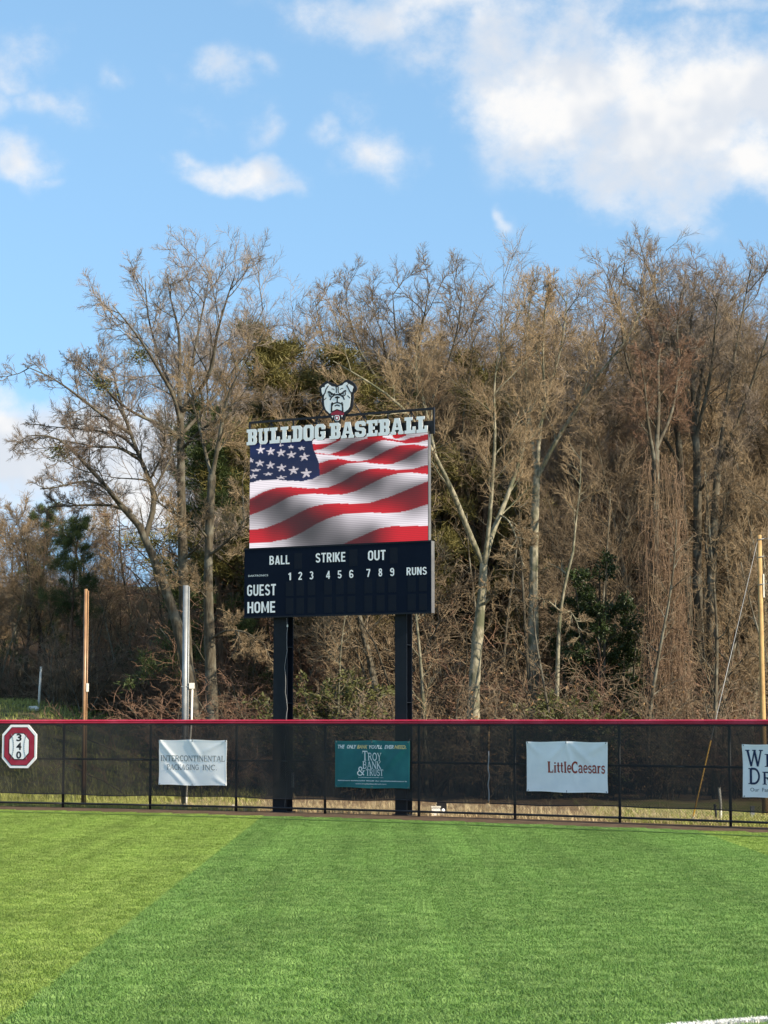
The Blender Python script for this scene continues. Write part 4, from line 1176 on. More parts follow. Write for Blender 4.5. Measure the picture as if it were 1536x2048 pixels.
# ------------------------------------------------------------------ poles behind the fence
def zpix(u, v, Y): return px(u, v, Y).z


def build_poles():
    # brown steel pole
    Y = 59.6; b = px(168, HOR, Y); top = zpix(171, 1178, Y); g = tz(b.x, Y)
    r = thing('steel_pole', (b.x, Y, g), 'brown steel pole rising behind the fence near the 340 sign', 'pole')
    MB().tube([(0, 0, -.3), (0, 0, top - g)], .05, 14).build('shaft', M['brown_steel'], r, True)
    MB().tube([(.075, -.02, -.3), (.075, -.02, top - g - .05)], .018, 8).build('conduit', M['brown_steel'], r, True)
    zc = zpix(176, 1375, Y) - g
    MB().box(.06, .12, -.05, .03, zc - .12, zc + .12).build('junction_box', M['pvc'], r)
    # galvanised pole with white conduit and box
    Y = 58.2; b = px(369, HOR, Y); top = zpix(369, 1171, Y); g = tz(b.x, Y)
    r = thing('steel_pole', (b.x, Y, g), 'grey galvanised steel pole with white conduit behind the packaging banner', 'pole')
    MB().tube([(0, 0, -.3), (0, 0, top - g)], .078, 16).build('shaft', M['galv'], r, True)
    MB().tube([(.095, -.03, -.3), (.095, -.03, top - g - .03)], .022, 10).build('riser_pipe', M['galv'], r, True)
    zb = zpix(384, 1373, Y) - g
    MB().box(.13, .27, -.08, .04, zb - .06, zb + .1).build('meter_box', M['pvc'], r)
    MB().tube([(.215, -.03, zb - .06), (.2, -.03, zb - 1.0), (.155, -.03, zb - 1.6), (.085, -.12, 0.4), (.08, -.12, -.3)], .03, 10).build('conduit', M['pvc'], r, True)
    mb = MB()
    for z in (zb, zb - 1.4, 1.1): MB().box(-.1, .14, -.07, -.06, z - .015, z + .015).build('strap', M['galv'], r)
    # wooden utility pole at the right edge
    Y = 54.5; b = px(1526.5, HOR, Y); top = zpix(1524, 1070, Y); g = tz(b.x, Y)
    r = thing('utility_pole', (b.x, Y, g), 'sunlit wooden utility pole at the right edge of the picture', 'pole')
    MB().tube([(0, 0, -.3), (0, 0, 1.5), (-.01, 0, 3.5), (-.015, 0, top - g)], [.082, .078, .07, .06], 14).build('shaft', M['pole_wood'], r, True)
    hz = [zpix(1524, v, Y) - g for v in (1079, 1114, 1169)]
    for z in hz:
        MB().tube([(-.08, -.02, z - .02), (0, -.085, z), (.1, -.05, z + .02)], .012, 6).build('bracket', M['galv'], r, True)
    MB().box(.055, .09, -.06, .06, zpix(1528, 1195, Y) - g, zpix(1528, 1148, Y) - g).build('equipment_cover', M['pvc'], r)
    for z, lab in zip(hz, ('topmost', 'middle', 'lowest')):
        o = thing('overhead_wire', (b.x + .1, Y - .05, g + z + .02), lab + ' wire running right from the wooden utility pole', 'wire', 'wires on the utility pole')
        pts = [(t * 45, t * -6, -1.2 * 4 * t * (1 - t) + t * .4) for t in np.linspace(0, 1, 16)]
        MB().tube(pts, .009, 5).build('conductor', M['wire'], o, True)
    # guy wire with its yellow guard
    a = Vector((b.x - .06, Y, g + hz[0] - .02)); e = gp(1384, 1641); e.z = tz(e.x, e.y)
    o = thing('guy_wire', e, 'thin slanting guy wire with yellow guard beside the utility pole', 'wire')
    d = a - e
    MB().tube([d * .0, d * 1.0], .0085, 6).build('strand', M['wire'], o, True)
    MB().tube([d * .015, d * .27], .019, 8).build('guard', M['yellow'], o, True)
    MB().tube([(0, 0, -.2), tuple(d * .02)], .02, 6).build('anchor_rod', M['galv'], o, True)
    # short white stub at the left, up on the bank
    Y = 82.0; b = px(79, 1400, Y); g = tz(b.x, Y); top = zpix(81, 1335, Y)
    o = thing('stub_post', (b.x, Y, g), 'short white stub post on the grass bank at left', 'post')
    MB().tube([(-.03, 0, -.2), (0, 0, .7), (.04, 0, top - g)], [.055, .05, .045], 9).build('shaft', M['pvc'], o, True)
    MB().tube([(.04, 0, top - g), (.04, 0, top - g + .03)], .05, 9).build('cap', M['pvc'], o, True)
    # marker posts seen through the windscreen at the right
    for (u, vb, vt, m, lab, rr) in ((1441, 1638, 1577, 'pvc', 'white marker post seen through the windscreen left of the right banner', .035), (1431.5, 1639, 1610, 'black_steel', 'short dark stake beside the white marker post', .03)):
        p = gp(u, vb); p.z = tz(p.x, p.y)
        o = thing('marker_post', p, lab, 'post')
        hh = zpix(u, vt, p.y) - p.z
        MB().tube([(0, 0, -.2), (.01, 0, hh * .5), (-.02, 0, hh)], rr, 8).build('shaft', M[m], o, True)
        MB().tube([(-.02, 0, hh), (-.02, 0, hh + .02)], rr * 1.15, 8).build('cap', M[m], o, True)
    # pale ground box and its round cap
    p = gp(872, 1629); p.z = tz(p.x, p.y)
    o = thing('utility_box', p, 'small white box on the ground right of the scoreboard posts', 'box')
    MB().box(-.11, .11, -.08, .1, -.05, .2).build('body', M['hem_white'], o); MB().box(-.13, .13, -.1, .12, .201, .235).build('lid', M['pvc'], o)
    p = gp(886, 1628); p.z = tz(p.x, p.y)
    o = thing('sprinkler_valve', p, 'white capped valve with black cover beside the small white box', 'valve')
    MB().tube([(0, 0, -.05), (0, 0, .1), (0, 0, .16)], [.06, .06, .03], 10).build('cap', M['hem_white'], o, True)
    MB().box(-.16, .1, .06, .2, -.02, .32).build('cover', M['sign_black'], o)
    p = gp(466.5, 1617); p.z = tz(p.x, p.y)
    o = thing('ground_stake', p, 'tiny white stake at the fence foot right of the packaging banner', 'stake')
    MB().box(-.03, .03, -.02, .02, -.05, .11).build('shaft', M['hem_white'], o); MB().box(-.035, .035, -.025, .025, .1105, .125).build('cap', M['hem_white'], o)
    p = gp(1505, 1633); p.z = tz(p.x, p.y)
    o = thing('meter_pedestal', p, 'small grey pedestal box under the right banner behind the windscreen', 'box')
    MB().box(-.05, .05, -.05, .05, -.05, .26).build('body', M['galv'], o); MB().box(-.06, .06, -.06, .06, .261, .285).build('lid', M['galv'], o)
    # pale rock on the bank
    Y = 80.; p = px(66, 1417, Y)
    rng = np.random.default_rng(2); import bmesh
    bm = bmesh.new(); bmesh.ops.create_icosphere(bm, subdivisions=2, radius=.17)
    for v in bm.verts: v.co = Vector((v.co.x * 1.4, v.co.y, v.co.z * .75)) * (1 + rng.uniform(-.14, .14))
    me = bpy.data.meshes.new('rock'); bm.to_mesh(me); bm.free(); me.materials.append(M['pvc'])
    o = link('rock', me); o.location = (p.x, Y, tz(p.x, Y) + .08); tag(o, 'small pale rock on the grass bank at left', 'rock')


build_poles()

# ------------------------------------------------------------------ trees
def norm(a): return a / np.maximum(np.linalg.norm(a, axis=-1, keepdims=True), 1e-9)


def tubes(P, R, sides):
    """P (n,k,3), R (n,k) -> verts, quads"""
    n, k, _ = P.shape
    t = np.empty_like(P); t[:, 1:-1] = P[:, 2:] - P[:, :-2]; t[:, 0] = P[:, 1] - P[:, 0]; t[:, -1] = P[:, -1] - P[:, -2]
    t = norm(t)
    m = norm(t.mean(1)); ref = np.where(np.abs(m[:, 2:3]) < .8, np.array([[0, 0, 1.]]), np.array([[1., 0, 0]]))[:, None, :]
    e1 = norm(np.cross(t, np.broadcast_to(ref, t.shape))); e2 = np.cross(t, e1)
    a = np.arange(sides) * 2 * np.pi / sides
    V = P[:, :, None, :] + (e1[:, :, None, :] * np.cos(a)[None, None, :, None] + e2[:, :, None, :] * np.sin(a)[None, None, :, None]) * R[:, :, None, None]
    base = (np.arange(n) * k * sides)[:, None, None] + (np.arange(k - 1) * sides)[None, :, None] + np.arange(sides)[None, None, :]
    nxt = base - np.arange(sides)[None, None, :] + (np.arange(sides) + 1)[None, None, :] % sides
    q = np.stack([base, nxt, nxt + sides, base + sides], -1).reshape(-1, 4)
    return V.reshape(-1, 3), q


class Geo:
    def __init__(s): s.v = []; s.q = []; s.t = []; s.n = 0
    def add(s, V, q=None, t=None):
        if q is not None: s.q.append(np.asarray(q) + s.n)
        if t is not None: s.t.append(np.asarray(t) + s.n)
        s.v.append(V); s.n += len(V)
    def mesh(s, name, m, smooth=True):
        fl = []
        if s.q: fl.append(np.concatenate(s.q))
        if s.t: fl.append(np.concatenate(s.t))
        return mesh_np(name, np.concatenate(s.v), fl, m, smooth)


def resample(pts, k):
    p = np.array([tuple(q) for q in pts], float); d = np.r_[0, np.cumsum(np.linalg.norm(np.diff(p, axis=0), axis=1))]
    t = np.linspace(0, d[-1], k); o = np.stack([np.interp(t, d, p[:, i]) for i in range(3)], 1)
    for _ in range(2):
        o[1:-1] = .25 * o[:-2] + .5 * o[1:-1] + .25 * o[2:]
    return o


def spawn(P, R, m, tmin, tmax, ang, sd, length, k, rr, rmin, jit, trop, rng, up=0.0, taper=.25, fall=.55, gnarl=0.0):
    """m children on each parent path; length is an array per parent or a number"""
    n, K, _ = P.shape
    t = tmin + (tmax - tmin) * (np.arange(m)[None, :] + rng.uniform(0, 1, (n, m))) / m
    f = t * (K - 1); i = np.clip(f.astype(int), 0, K - 2); w = (f - i)[..., None]; row = np.arange(n)[:, None]
    p0 = P[row, i] * (1 - w) + P[row, i + 1] * w; tg = norm(P[row, i + 1] - P[row, i])
    r0 = R[row, i] * (1 - w[..., 0]) + R[row, i + 1] * w[..., 0]
    v = rng.normal(0, 1, (n, m, 3)); v[..., 2] += up; v -= (v * tg).sum(-1, keepdims=True) * tg; v = norm(v)
    a = np.radians(rng.normal(ang, sd, (n, m)))[..., None]
    d = norm(np.cos(a) * tg + np.sin(a) * v)
    L = (np.asarray(length).reshape(-1, 1) if np.ndim(length) else np.full((n, 1), length)) * (1 - fall * (t - tmin) / max(1e-6, tmax - tmin)) * rng.uniform(.6, 1.2, (n, m))
    rc = np.maximum(np.minimum(r0 * rr, r0 * .92), rmin)
    d = d.reshape(-1, 3); p = p0.reshape(-1, 3).copy(); L = L.reshape(-1); rc = rc.reshape(-1); N = len(p)
    out = np.empty((N, k, 3)); out[:, 0] = p
    for s in range(1, k):
        d = norm(d + rng.normal(0, jit, (N, 3)) + np.array([0, 0, trop]))
        p = p + d * (L / (k - 1))[:, None]; out[:, s] = p
    rad = rc[:, None] * np.linspace(1, taper, k)[None, :]
    return out, rad, L


def branching(P, R, L, spec, rng):
    """spec: list of dicts level by level; returns list of (P,R)"""
    res = []
    for s in spec:
        P, R, L = spawn(P, R, s['m'], s.get('t0', .2), s.get('t1', .98), s['ang'], s.get('sd', 12), L * s['len'], s['k'], s.get('rr', .5), s['rmin'], s['jit'], s.get('trop', .05), rng, s.get('up', 0), s.get('taper', .3), s.get('fall', .32))
        res.append((P, R)); 
    return res


FINE = [dict(m=8, ang=40, len=.54, k=6, rr=.42, rmin=.0135, jit=.11, trop=.06, t0=.12, taper=.2),
        dict(m=6, ang=40, len=.56, k=4, rr=.46, rmin=.0085, jit=.12, trop=.06, t0=.1, taper=.3),
        dict(m=7, ang=36, len=.8, k=2, rr=.6, rmin=.0054, jit=.1, trop=.06, t0=.1, taper=.45)]
FINE_HERO = [dict(m=7, ang=42, len=.58, k=7, rr=.4, rmin=.0135, jit=.11, trop=.055, t0=.1, taper=.18),
        dict(m=6, ang=40, len=.58, k=4, rr=.46, rmin=.0085, jit=.12, trop=.055, t0=.1, taper=.3),
        dict(m=8, ang=36, len=.8, k=2, rr=.6, rmin=.005, jit=.1, trop=.06, t0=.1, taper=.45)]


def bare_meshes(limbs, spec, rng, barkm, twigm, extra=None, nm=''):
    """limbs: list of (P (k,3), R (k)) -> trunk mesh (heavy wood) and crown mesh (branches and twigs)"""
    gt = Geo(); gc = Geo()
    K = 14
    LP = np.stack([resample(p, K) for p, r in limbs]); LR = np.stack([np.interp(np.linspace(0, 1, K), np.linspace(0, 1, len(r)), r) for p, r in limbs])
    LR = LR * (1 + .05 * rng.normal(0, 1, LR.shape))
    V, q = tubes(LP, LR, 10); gt.add(V, q)
    tops = list(range(1, len(limbs))) if len(limbs) > 1 else [0]
    LL = np.linalg.norm(np.diff(LP, axis=1), axis=2).sum(1)
    P, R, L = LP[tops], LR[tops], LL[tops]
    if extra is not None:
        P1_, R1_, L1_ = spawn(P, R, extra['m'], extra['t0'], extra.get('t1', .98), extra['ang'], extra.get('sd', 10), L * extra['len'], 9, extra.get('rr', .4), .022, extra.get('jit', .12), extra.get('trop', .05), rng, extra.get('up', 0), .16, extra.get('fall', .5))
        V, q = tubes(P1_, R1_, 6); gt.add(V, q)
        P, R, L = P1_, R1_, L1_
    lv = branching(P, R, L, spec, rng)
    for (p, r), sd in zip(lv, (4, 3, 3, 3)):
        V, q = tubes(p, r, sd); gc.add(V, q)
    return gt.mesh('trunk', barkm), gc.mesh('crown', twigm, False), lv


def forest_proto(seed, H=20.0, lean=.04, r0=.24, base=.36, m=18, ang=34, length=.3, bark='bark', twig='twig', trop=.07, thick=1.0):
    rng = np.random.default_rng(seed)
    k = 16; d = np.array([rng.normal(0, lean), rng.normal(0, lean), 1.0]); p = np.zeros(3); pts = [p.copy() - [0, 0, .4]]
    for s in range(k - 1):
        d = norm(d + np.r_[rng.normal(0, .05, 2), .05]); p = p + d * H * .96 / (k - 1); pts.append(p.copy())
    R = r0 * (np.linspace(1, 0, k) ** .85 * .9 + .1); R[0] *= 1.25
    return bare_meshes([(pts, list(R))], [dict(q, rmin=q['rmin'] * thick) for q in FINE], rng, M[bark], M[twig], dict(m=m, t0=base, ang=ang, len=length, trop=trop, fall=.4))


def fork_proto(seed, H=20.0, r0=.26, twig='twig_grey'):
    """trunk that splits low into several steep leaders: vase-shaped crown"""
    rng = np.random.default_rng(seed)
    fh = H * rng.uniform(.3, .42)
    limbs = [([(0, 0, -.4), (rng.normal(0, .2), 0, fh * .5), (0, 0, fh)], [r0 * 1.2, r0, r0 * .85])]
    limbs[0] = (limbs[0][0], [r0 * 1.2, r0, max(r0 * .85, .205)])
    n = rng.integers(4, 6); a0 = rng.uniform(0, 6)
    for j in range(n):
        a = a0 + j * 2 * np.pi / n + rng.normal(0, .25); sp = rng.uniform(.1, .24) * H; hh = H * rng.uniform(.86, 1.0)
        c, s = math.cos(a), math.sin(a)
        limbs.append(([(0, 0, fh - .25), (c * sp * .35, s * sp * .35, fh + (hh - fh) * .3), (c * sp * .75 + rng.normal(0, .3), s * sp * .75 + rng.normal(0, .3), fh + (hh - fh) * .66), (c * sp, s * sp, hh)], [r0 * .6, r0 * .42, r0 * .25, .03]))
    return bare_meshes(limbs, FINE, rng, M['bark'], M[twig], dict(m=6, t0=.12, ang=32, len=.42, trop=.08, fall=.28))


def sapling_proto(seed, H=10.0, bark='bark', twig='twig'):
    rng = np.random.default_rng(seed)
    k = 12; d = np.array([rng.normal(0, .035), rng.normal(0, .035), 1.0]); p = np.zeros(3); pts = [p.copy() - [0, 0, .3]]
    for s in range(k - 1):
        d = norm(d + np.r_[rng.normal(0, .07, 2), .06]); p = p + d * H / (k - 1); pts.append(p.copy())
    R = list(np.linspace(.09, .018, k))
    spec = [dict(m=6, ang=48, len=.4, k=4, rr=.6, rmin=.011, jit=.16, trop=.04, t0=.2), dict(m=5, ang=45, len=.5, k=3, rr=.6, rmin=.0065, jit=.2, trop=.04, t0=.15, taper=.6)]
    return bare_meshes([(pts, R)], spec, rng, M[bark], M[twig], dict(m=16, t0=.22, ang=50, len=.17, trop=.05, fall=.4, rr=.45))


def leaves(P, D, size, rng, ratio=.5, spread=1.0):
    """folded leaf quads at points P"""
    n = len(P); d = norm(D + rng.normal(0, spread, (n, 3))); s = norm(np.cross(d, rng.normal(0, 1, (n, 3)))); u = np.cross(s, d)
    L = size * rng.uniform(.6, 1.25, (n, 1))
    a = P; b = P + d * L * .5 + s * L * ratio * .5 + u * L * .12; c = P + d * L; e = P + d * L * .5 - s * L * ratio * .5 + u * L * .12
    V = np.stack([a, b, c, e], 1).reshape(-1, 3); i = np.arange(n) * 4
    return V, np.concatenate([np.stack([i, i + 1, i + 2], 1), np.stack([i, i + 2, i + 3], 1)])


def pine_proto(seed, H=18.0, needle='pine_needle', base=.4, wid=.2, m=30, shape='pine'):
    rng = np.random.default_rng(seed)
    k = 14; d = np.array([rng.normal(0, .03), rng.normal(0, .03), 1.0]); p = np.zeros(3); pts = [p.copy() - [0, 0, .4]]
    for s in range(k - 1):
        d = norm(d + np.r_[rng.normal(0, .03, 2), .03]); p = p + d * H * .97 / (k - 1); pts.append(p.copy())
    LP = resample(pts, k)[None]; LR = (np.linspace(.22, .03, k))[None]
    gt = Geo(); V, q = tubes(LP, LR, 9); gt.add(V, q)
    B, Rb, Lb = spawn(LP, LR, m, base, .985, 72, 12, H * wid, 7, .38, .028, .1, .03, rng, .1, .3, .72)
    V, q = tubes(B, Rb, 5); gt.add(V, q)
    B2, R2, L2 = spawn(B, Rb, 9, .2, 1.0, 50, 14, Lb * .4, 4, .5, .012, .14, .09, rng, .5, .4, .4)
    V, q = tubes(B2, R2, 3); gt.add(V, q)
    gc = Geo()
    tips = np.concatenate([B2[:, -1], B2[:, 2], B[:, -1]]); dirs = np.concatenate([B2[:, -1] - B2[:, -2], B2[:, 2] - B2[:, 1], B[:, -1] - B[:, -2]]); dirs = norm(dirs)
    rep = 44
    Pn = np.repeat(tips, rep, 0) + rng.normal(0, .16, (len(tips) * rep, 3)); Dn = norm(np.repeat(dirs, rep, 0) * .6 + rng.normal(0, .6, (len(tips) * rep, 3)) + [0, 0, .25])
    n = len(Pn); s = norm(np.cross(Dn, rng.normal(0, 1, (n, 3)))) * .017; L = rng.uniform(.22, .42, (n, 1))
    V = np.stack([Pn - s, Pn + s, Pn + Dn * L], 1).reshape(-1, 3); i = np.arange(n) * 3
    gc.add(V, None, np.stack([i, i + 1, i + 2], 1))
    return gt.mesh('trunk', M['bark_pine']), gc.mesh('crown', M[needle], False)


def evergreen_proto(seed, H=6.5, W=2.4, n=19000, leafm='leaf_ever', size=.085):
    """broadleaf evergreen: several stems, leafy clumps of uneven size"""
    rng = np.random.default_rng(seed)
    limbs = []
    for j in range(6):
        a = rng.uniform(0, 6.3); r = rng.uniform(.15, .8) * W * .5
        limbs.append(([(0, 0, -.3), (math.cos(a) * r * .4, math.sin(a) * r * .4, H * .35), (math.cos(a) * r, math.sin(a) * r, H * rng.uniform(.7, .98))], [.07, .05, .015]))
    LP = np.stack([resample(p, 10) for p, _ in limbs]); LR = np.stack([np.linspace(.07, .015, 10)] * 6)
    gt = Geo(); V, q = tubes(LP, LR, 6); gt.add(V, q)
    B, Rb, Lb = spawn(LP, LR, 11, .12, 1.0, 58, 14, W * .52, 5, .5, .014, .14, .02, rng, .1, .4, .5); V, q = tubes(B, Rb, 4); gt.add(V, q)
    C, Rc, Lc = spawn(B, Rb, 5, .25, 1.0, 50, 14, Lb * .5, 4, .6, .008, .16, .02, rng, .1, .5, .4); V, q = tubes(C, Rc, 3); gt.add(V, q)
    f = rng.integers(0, len(C), n); t = rng.uniform(.2, 1, n) * 2.999; i = t.astype(int); w = (t - i)[:, None]
    P = C[f, i] * (1 - w) + C[f, i + 1] * w + rng.normal(0, .05, (n, 3)); D = norm(C[f, -1] - C[f, 0])
    V, tt = leaves(P, D, size, rng, .5, .8); gc = Geo(); gc.add(V, None, tt)
    return gt.mesh('trunk', M['bark']), gc.mesh('crown', M[leafm], False)


def brush_proto(seed, H=3.2, W=2.6, nst=22, twig='twig_tan', leafm=None, nl=0, arch=.0):
    rng = np.random.default_rng(seed)
    st = np.zeros((nst, 2, 3)); st[:, 0, :2] = rng.normal(0, W * .16, (nst, 2)); st[:, 0, 2] = -.2
    a = rng.uniform(0, 6.3, nst); sp = rng.uniform(.1, 1, nst) * W * .35
    k = 8; P = np.empty((nst, k, 3)); P[:, 0] = st[:, 0]; hh = H * rng.uniform(.5, 1.0, nst)
    d = norm(np.stack([np.cos(a) * sp / H * 1.4, np.sin(a) * sp / H * 1.4, np.ones(nst)], 1))
    for s in range(1, k):
        d = norm(d + rng.normal(0, .12, (nst, 3)) + np.array([0, 0, -arch]))
        P[:, s] = P[:, s - 1] + d * (hh / (k - 1))[:, None]
    R = np.linspace(.024, .009, k)[None].repeat(nst, 0)
    gt = Geo(); V, q = tubes(P, R, 5); gt.add(V, q)
    spec = [dict(m=7, ang=46, len=.42, k=5, rr=.6, rmin=.009, jit=.2, trop=.0 - arch * .5, t0=.15), dict(m=6, ang=46, len=.5, k=4, rr=.7, rmin=.0062, jit=.24, trop=-.02, t0=.15, taper=.6), dict(m=3, ang=46, len=.5, k=3, rr=.8, rmin=.005, jit=.24, trop=-.02, t0=.15, taper=.6)]
    gc = Geo(); lv = branching(P, R, hh, spec, rng)
    for (p, r) in lv: V, q = tubes(p, r, 3); gc.add(V, q)
    tr, cr = gt.mesh('stems', M['bark']), gc.mesh('crown', M[twig], False)
    lf = None
    if leafm:
        tp = lv[1][0]; f = rng.integers(0, len(tp), nl); w = rng.uniform(.3, 1, nl)[:, None]
        PP = tp[f, 0] * (1 - w) + tp[f, -1] * w; V, tt = leaves(PP, norm(tp[f, -1] - tp[f, 0]), .1, rng, .55, .9); g = Geo(); g.add(V, None, tt)
        lf = g.mesh('leaves', M[leafm], False)
    return tr, cr, lf


def tree_thing(name, meshes, label, cat, group=None, partnames=('trunk', 'crown', 'leaves')):
    o = thing(name, (0, 0, 0), label, cat, group)
    for me, pn in zip(meshes, partnames):
        if me is not None: link(pn, me, o)
    return o


def place(proto_meshes, name, label, cat, u, Y, vtop, Hn, group, rng, wid=1.0, partnames=('trunk', 'crown', 'leaves'), rot=None):
    """stand a copy where the photograph shows its top at pixel (u, vtop); Hn = height of the prototype"""
    p = px(u, HOR, Y); g = tz(p.x, Y) - .05; top = px(u, vtop, Y).z; s = (top - g) / Hn
    o = tree_thing(name, proto_meshes, label, cat, group, partnames)
    o.location = (p.x, Y, g); o.rotation_euler = (0, 0, rng.uniform(0, 6.28) if rot is None else rot); o.scale = (s * wid, s * wid, s)
    return o


def top_of(meshes): return max(max(v.co.z for v in m.vertices) if len(m.vertices) < 200 else float(np.array([0]).max()) for m in meshes)


def zmax(me):
    a = np.empty(len(me.vertices) * 3, np.float32); me.vertices.foreach_get('co', a); return float(np.percentile(a[2::3], 99.7))


PR = {}
def proto(key, fn, *a, **k):
    r = fn(*a, **k); ms = [m for m in r[:2]] if not (len(r) == 3 and (r[2] is None or hasattr(r[2], 'vertices'))) else list(r)
    PR[key] = (ms, max(zmax(m) for m in ms if m is not None))


for j, (tw, kw) in enumerate((('twig', {}), ('twig_grey', dict(base=.45, ang=28)), ('twig_tan', dict(base=.3, ang=40, m=19)), ('twig_red', dict(base=.5, ang=30)))):
    proto('f%d' % j, forest_proto, 20 + j, twig=tw, **kw)
proto('l0', forest_proto, 30, twig='twig_tan', base=.22, ang=42, m=17, thick=2.2); proto('l1', forest_proto, 31, twig='twig', base=.25, ang=40, m=17, thick=2.2)
for j, tw in enumerate(('twig_grey', 'twig', 'twig_tan')): proto('v%d' % j, fork_proto, 40 + j, twig=tw)
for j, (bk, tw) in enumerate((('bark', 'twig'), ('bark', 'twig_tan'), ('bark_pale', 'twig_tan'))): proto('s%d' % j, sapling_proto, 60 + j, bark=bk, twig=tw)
proto('p0', pine_proto, 70); proto('p1', pine_proto, 71, needle='pine_olive', base=.3, wid=.22); proto('p2', pine_proto, 72, base=.25, wid=.2, m=36)
proto('e0', evergreen_proto, 80); proto('e1', evergreen_proto, 81, H=2.2, W=2.4, n=6000, leafm='leaf_yellowgreen', size=.09)
proto('b0', brush_proto, 90, twig='twig'); proto('b1', brush_proto, 91, H=3.6, twig='twig', leafm='leaf_brown', nl=500); proto('b2', brush_proto, 92, H=4.2, W=3.4, twig='twig_red', arch=.08); proto('b3', brush_proto, 93, H=1.2, W=2.2, nst=26, twig='twig_tan', leafm='leaf_brown', nl=500)

# ---- trees that can be told apart, limbs traced at their own distance
def hero(name, label, Y, limbs, seed, bark, twig, extra, spec=FINE_HERO, drop=55):
    """limbs: list of ([(u, v, dy)...], [radii])"""
    rng = np.random.default_rng(seed)
    u0, v0, d0 = limbs[0][0][0]; b = px(u0, v0, Y + d0); g = tz(b.x, Y); org = Vector((b.x, Y + d0, g))
    LL = []
    for k, (pts, rad) in enumerate(limbs):
        w = [px(u, v if k == 0 else v + drop * max(0.0, min(1.0, (860 - v) / 400)), Y + dy) - org for u, v, dy in pts]
        if k == 0: w = [Vector((w[0].x, w[0].y, -.4))] + w; rad = [rad[0] * 1.12] + [q * f for q, f in zip(rad, np.linspace(1, .62, len(rad)))]
        if k: rad = [q * .66 for q in rad]
        LL.append((w, rad))
    ms = bare_meshes(LL, spec, rng, M[bark], M[twig], extra)
    o = tree_thing(name, ms[:2], label, 'tree'); o.location = org
    return o, ms


EX = dict(m=8, t0=.12, ang=40, len=.42, trop=.05, fall=.28)
UPR = hero('bare_tree', 'tall spreading bare tree with upright leaders at the left of the wood', 74, [
    ([(378, 1436, 0), (370, 1250, 0), (364, 1060, 0), (361, 900, 0), (361, 822, 0)], [.25, .23, .22, .21, .205]),
    ([(361, 825, 0), (357, 758, .3), (361, 685, .6), (357, 612, .8), (339, 558, 1), (335, 500, 1)], [.15, .12, .1, .075, .05, .02]),
    ([(361, 820, 0), (401, 769, -.5), (426, 718, -1), (430, 649, -1.2), (448, 576, -1.5), (470, 500, -1.6)], [.15, .12, .1, .08, .055, .02]),
    ([(362, 860, 0), (350, 780, -.6), (321, 729, -1.4), (292, 667, -2), (255, 612, -2.4), (225, 570, -2.6)], [.13, .11, .09, .07, .05, .02]),
    ([(363, 880, 0), (332, 849, -.5), (292, 835, -1), (255, 813, -1.5), (215, 770, -2), (170, 720, -2)], [.11, .1, .085, .065, .045, .02]),
    ([(362, 845, 0), (380, 740, 1), (395, 640, 1.8), (410, 560, 2.2), (420, 490, 2.4)], [.12, .1, .08, .05, .02]),
    ([(362, 870, 0), (420, 800, 1), (470, 720, 1.6), (505, 640, 2), (530, 570, 2.2)], [.11, .09, .07, .05, .02]),
    ([(361, 830, 0), (320, 700, 1.2), (295, 600, 1.6), (290, 510, 1.8)], [.11, .09, .06, .02]),
    ([(362, 900, 0), (410, 850, -1), (460, 830, -1.8), (510, 790, -2.2)], [.09, .07, .05, .02]),
    ([(366, 1120, 0), (400, 1090, -1), (440, 1085, -1.6), (490, 1060, -2)], [.08, .07, .05, .02])],
    1, 'bark', 'twig_grey', EX)
LEA = hero('bare_tree', 'heavy-limbed bare tree leaning left over the bank at the left edge', 71.5, [
    ([(392, 1436, 0), (374, 1320, 0), (335, 1180, 0), (300, 1100, 0), (277, 1048, 0)], [.27, .25, .23, .215, .205]),
    ([(277, 1050, 0), (240, 1010, -.3), (193, 948, -.6), (157, 918, -.8), (135, 882, -1), (91, 867, -1.2), (50, 872, -1.2)], [.17, .15, .12, .1, .075, .05, .02]),
    ([(290, 1075, 0), (315, 1000, .4), (297, 950, .5), (277, 915, .6), (262, 865, .8), (248, 831, .9), (236, 775, 1), (225, 720, 1)], [.17, .15, .135, .12, .1, .085, .06, .02]),
    ([(262, 868, .8), (215, 835, .2), (175, 798, -.3), (138, 765, -.7), (102, 736, -.9), (50, 712, -1)], [.1, .085, .07, .055, .04, .02]),
    ([(268, 1035, 0), (240, 1012, .1), (200, 1009, .3), (150, 1011, .5), (96, 1014, .6)], [.1, .075, .065, .05, .03]),
    ([(262, 1025, 0), (235, 1000, -.5), (195, 962, -1), (155, 962, -1.4), (120, 975, -1.6), (80, 978, -1.7)], [.08, .07, .06, .055, .045, .03]),
    ([(280, 920, .6), (235, 892, 0), (192, 896, -.5), (155, 885, -.8), (115, 880, -1)], [.09, .07, .055, .04, .02]),
    ([(272, 900, .6), (245, 870, 1.2), (200, 862, 1.6), (140, 856, 2), (80, 850, 2.2)], [.09, .075, .06, .04, .02]),
    ([(250, 835, .9), (230, 790, 1.6), (195, 740, 2), (160, 700, 2.2)], [.08, .06, .045, .02]),
    ([(305, 985, .4), (335, 930, .8), (350, 900, 1.2)], [.08, .06, .03]),
    ([(300, 960, .5), (330, 900, 0), (330, 860, -.4), (322, 830, -.6)], [.07, .055, .04, .02])],
    2, 'bark', 'twig_grey', dict(m=8, t0=.15, ang=46, len=.36, trop=.03, fall=.4))
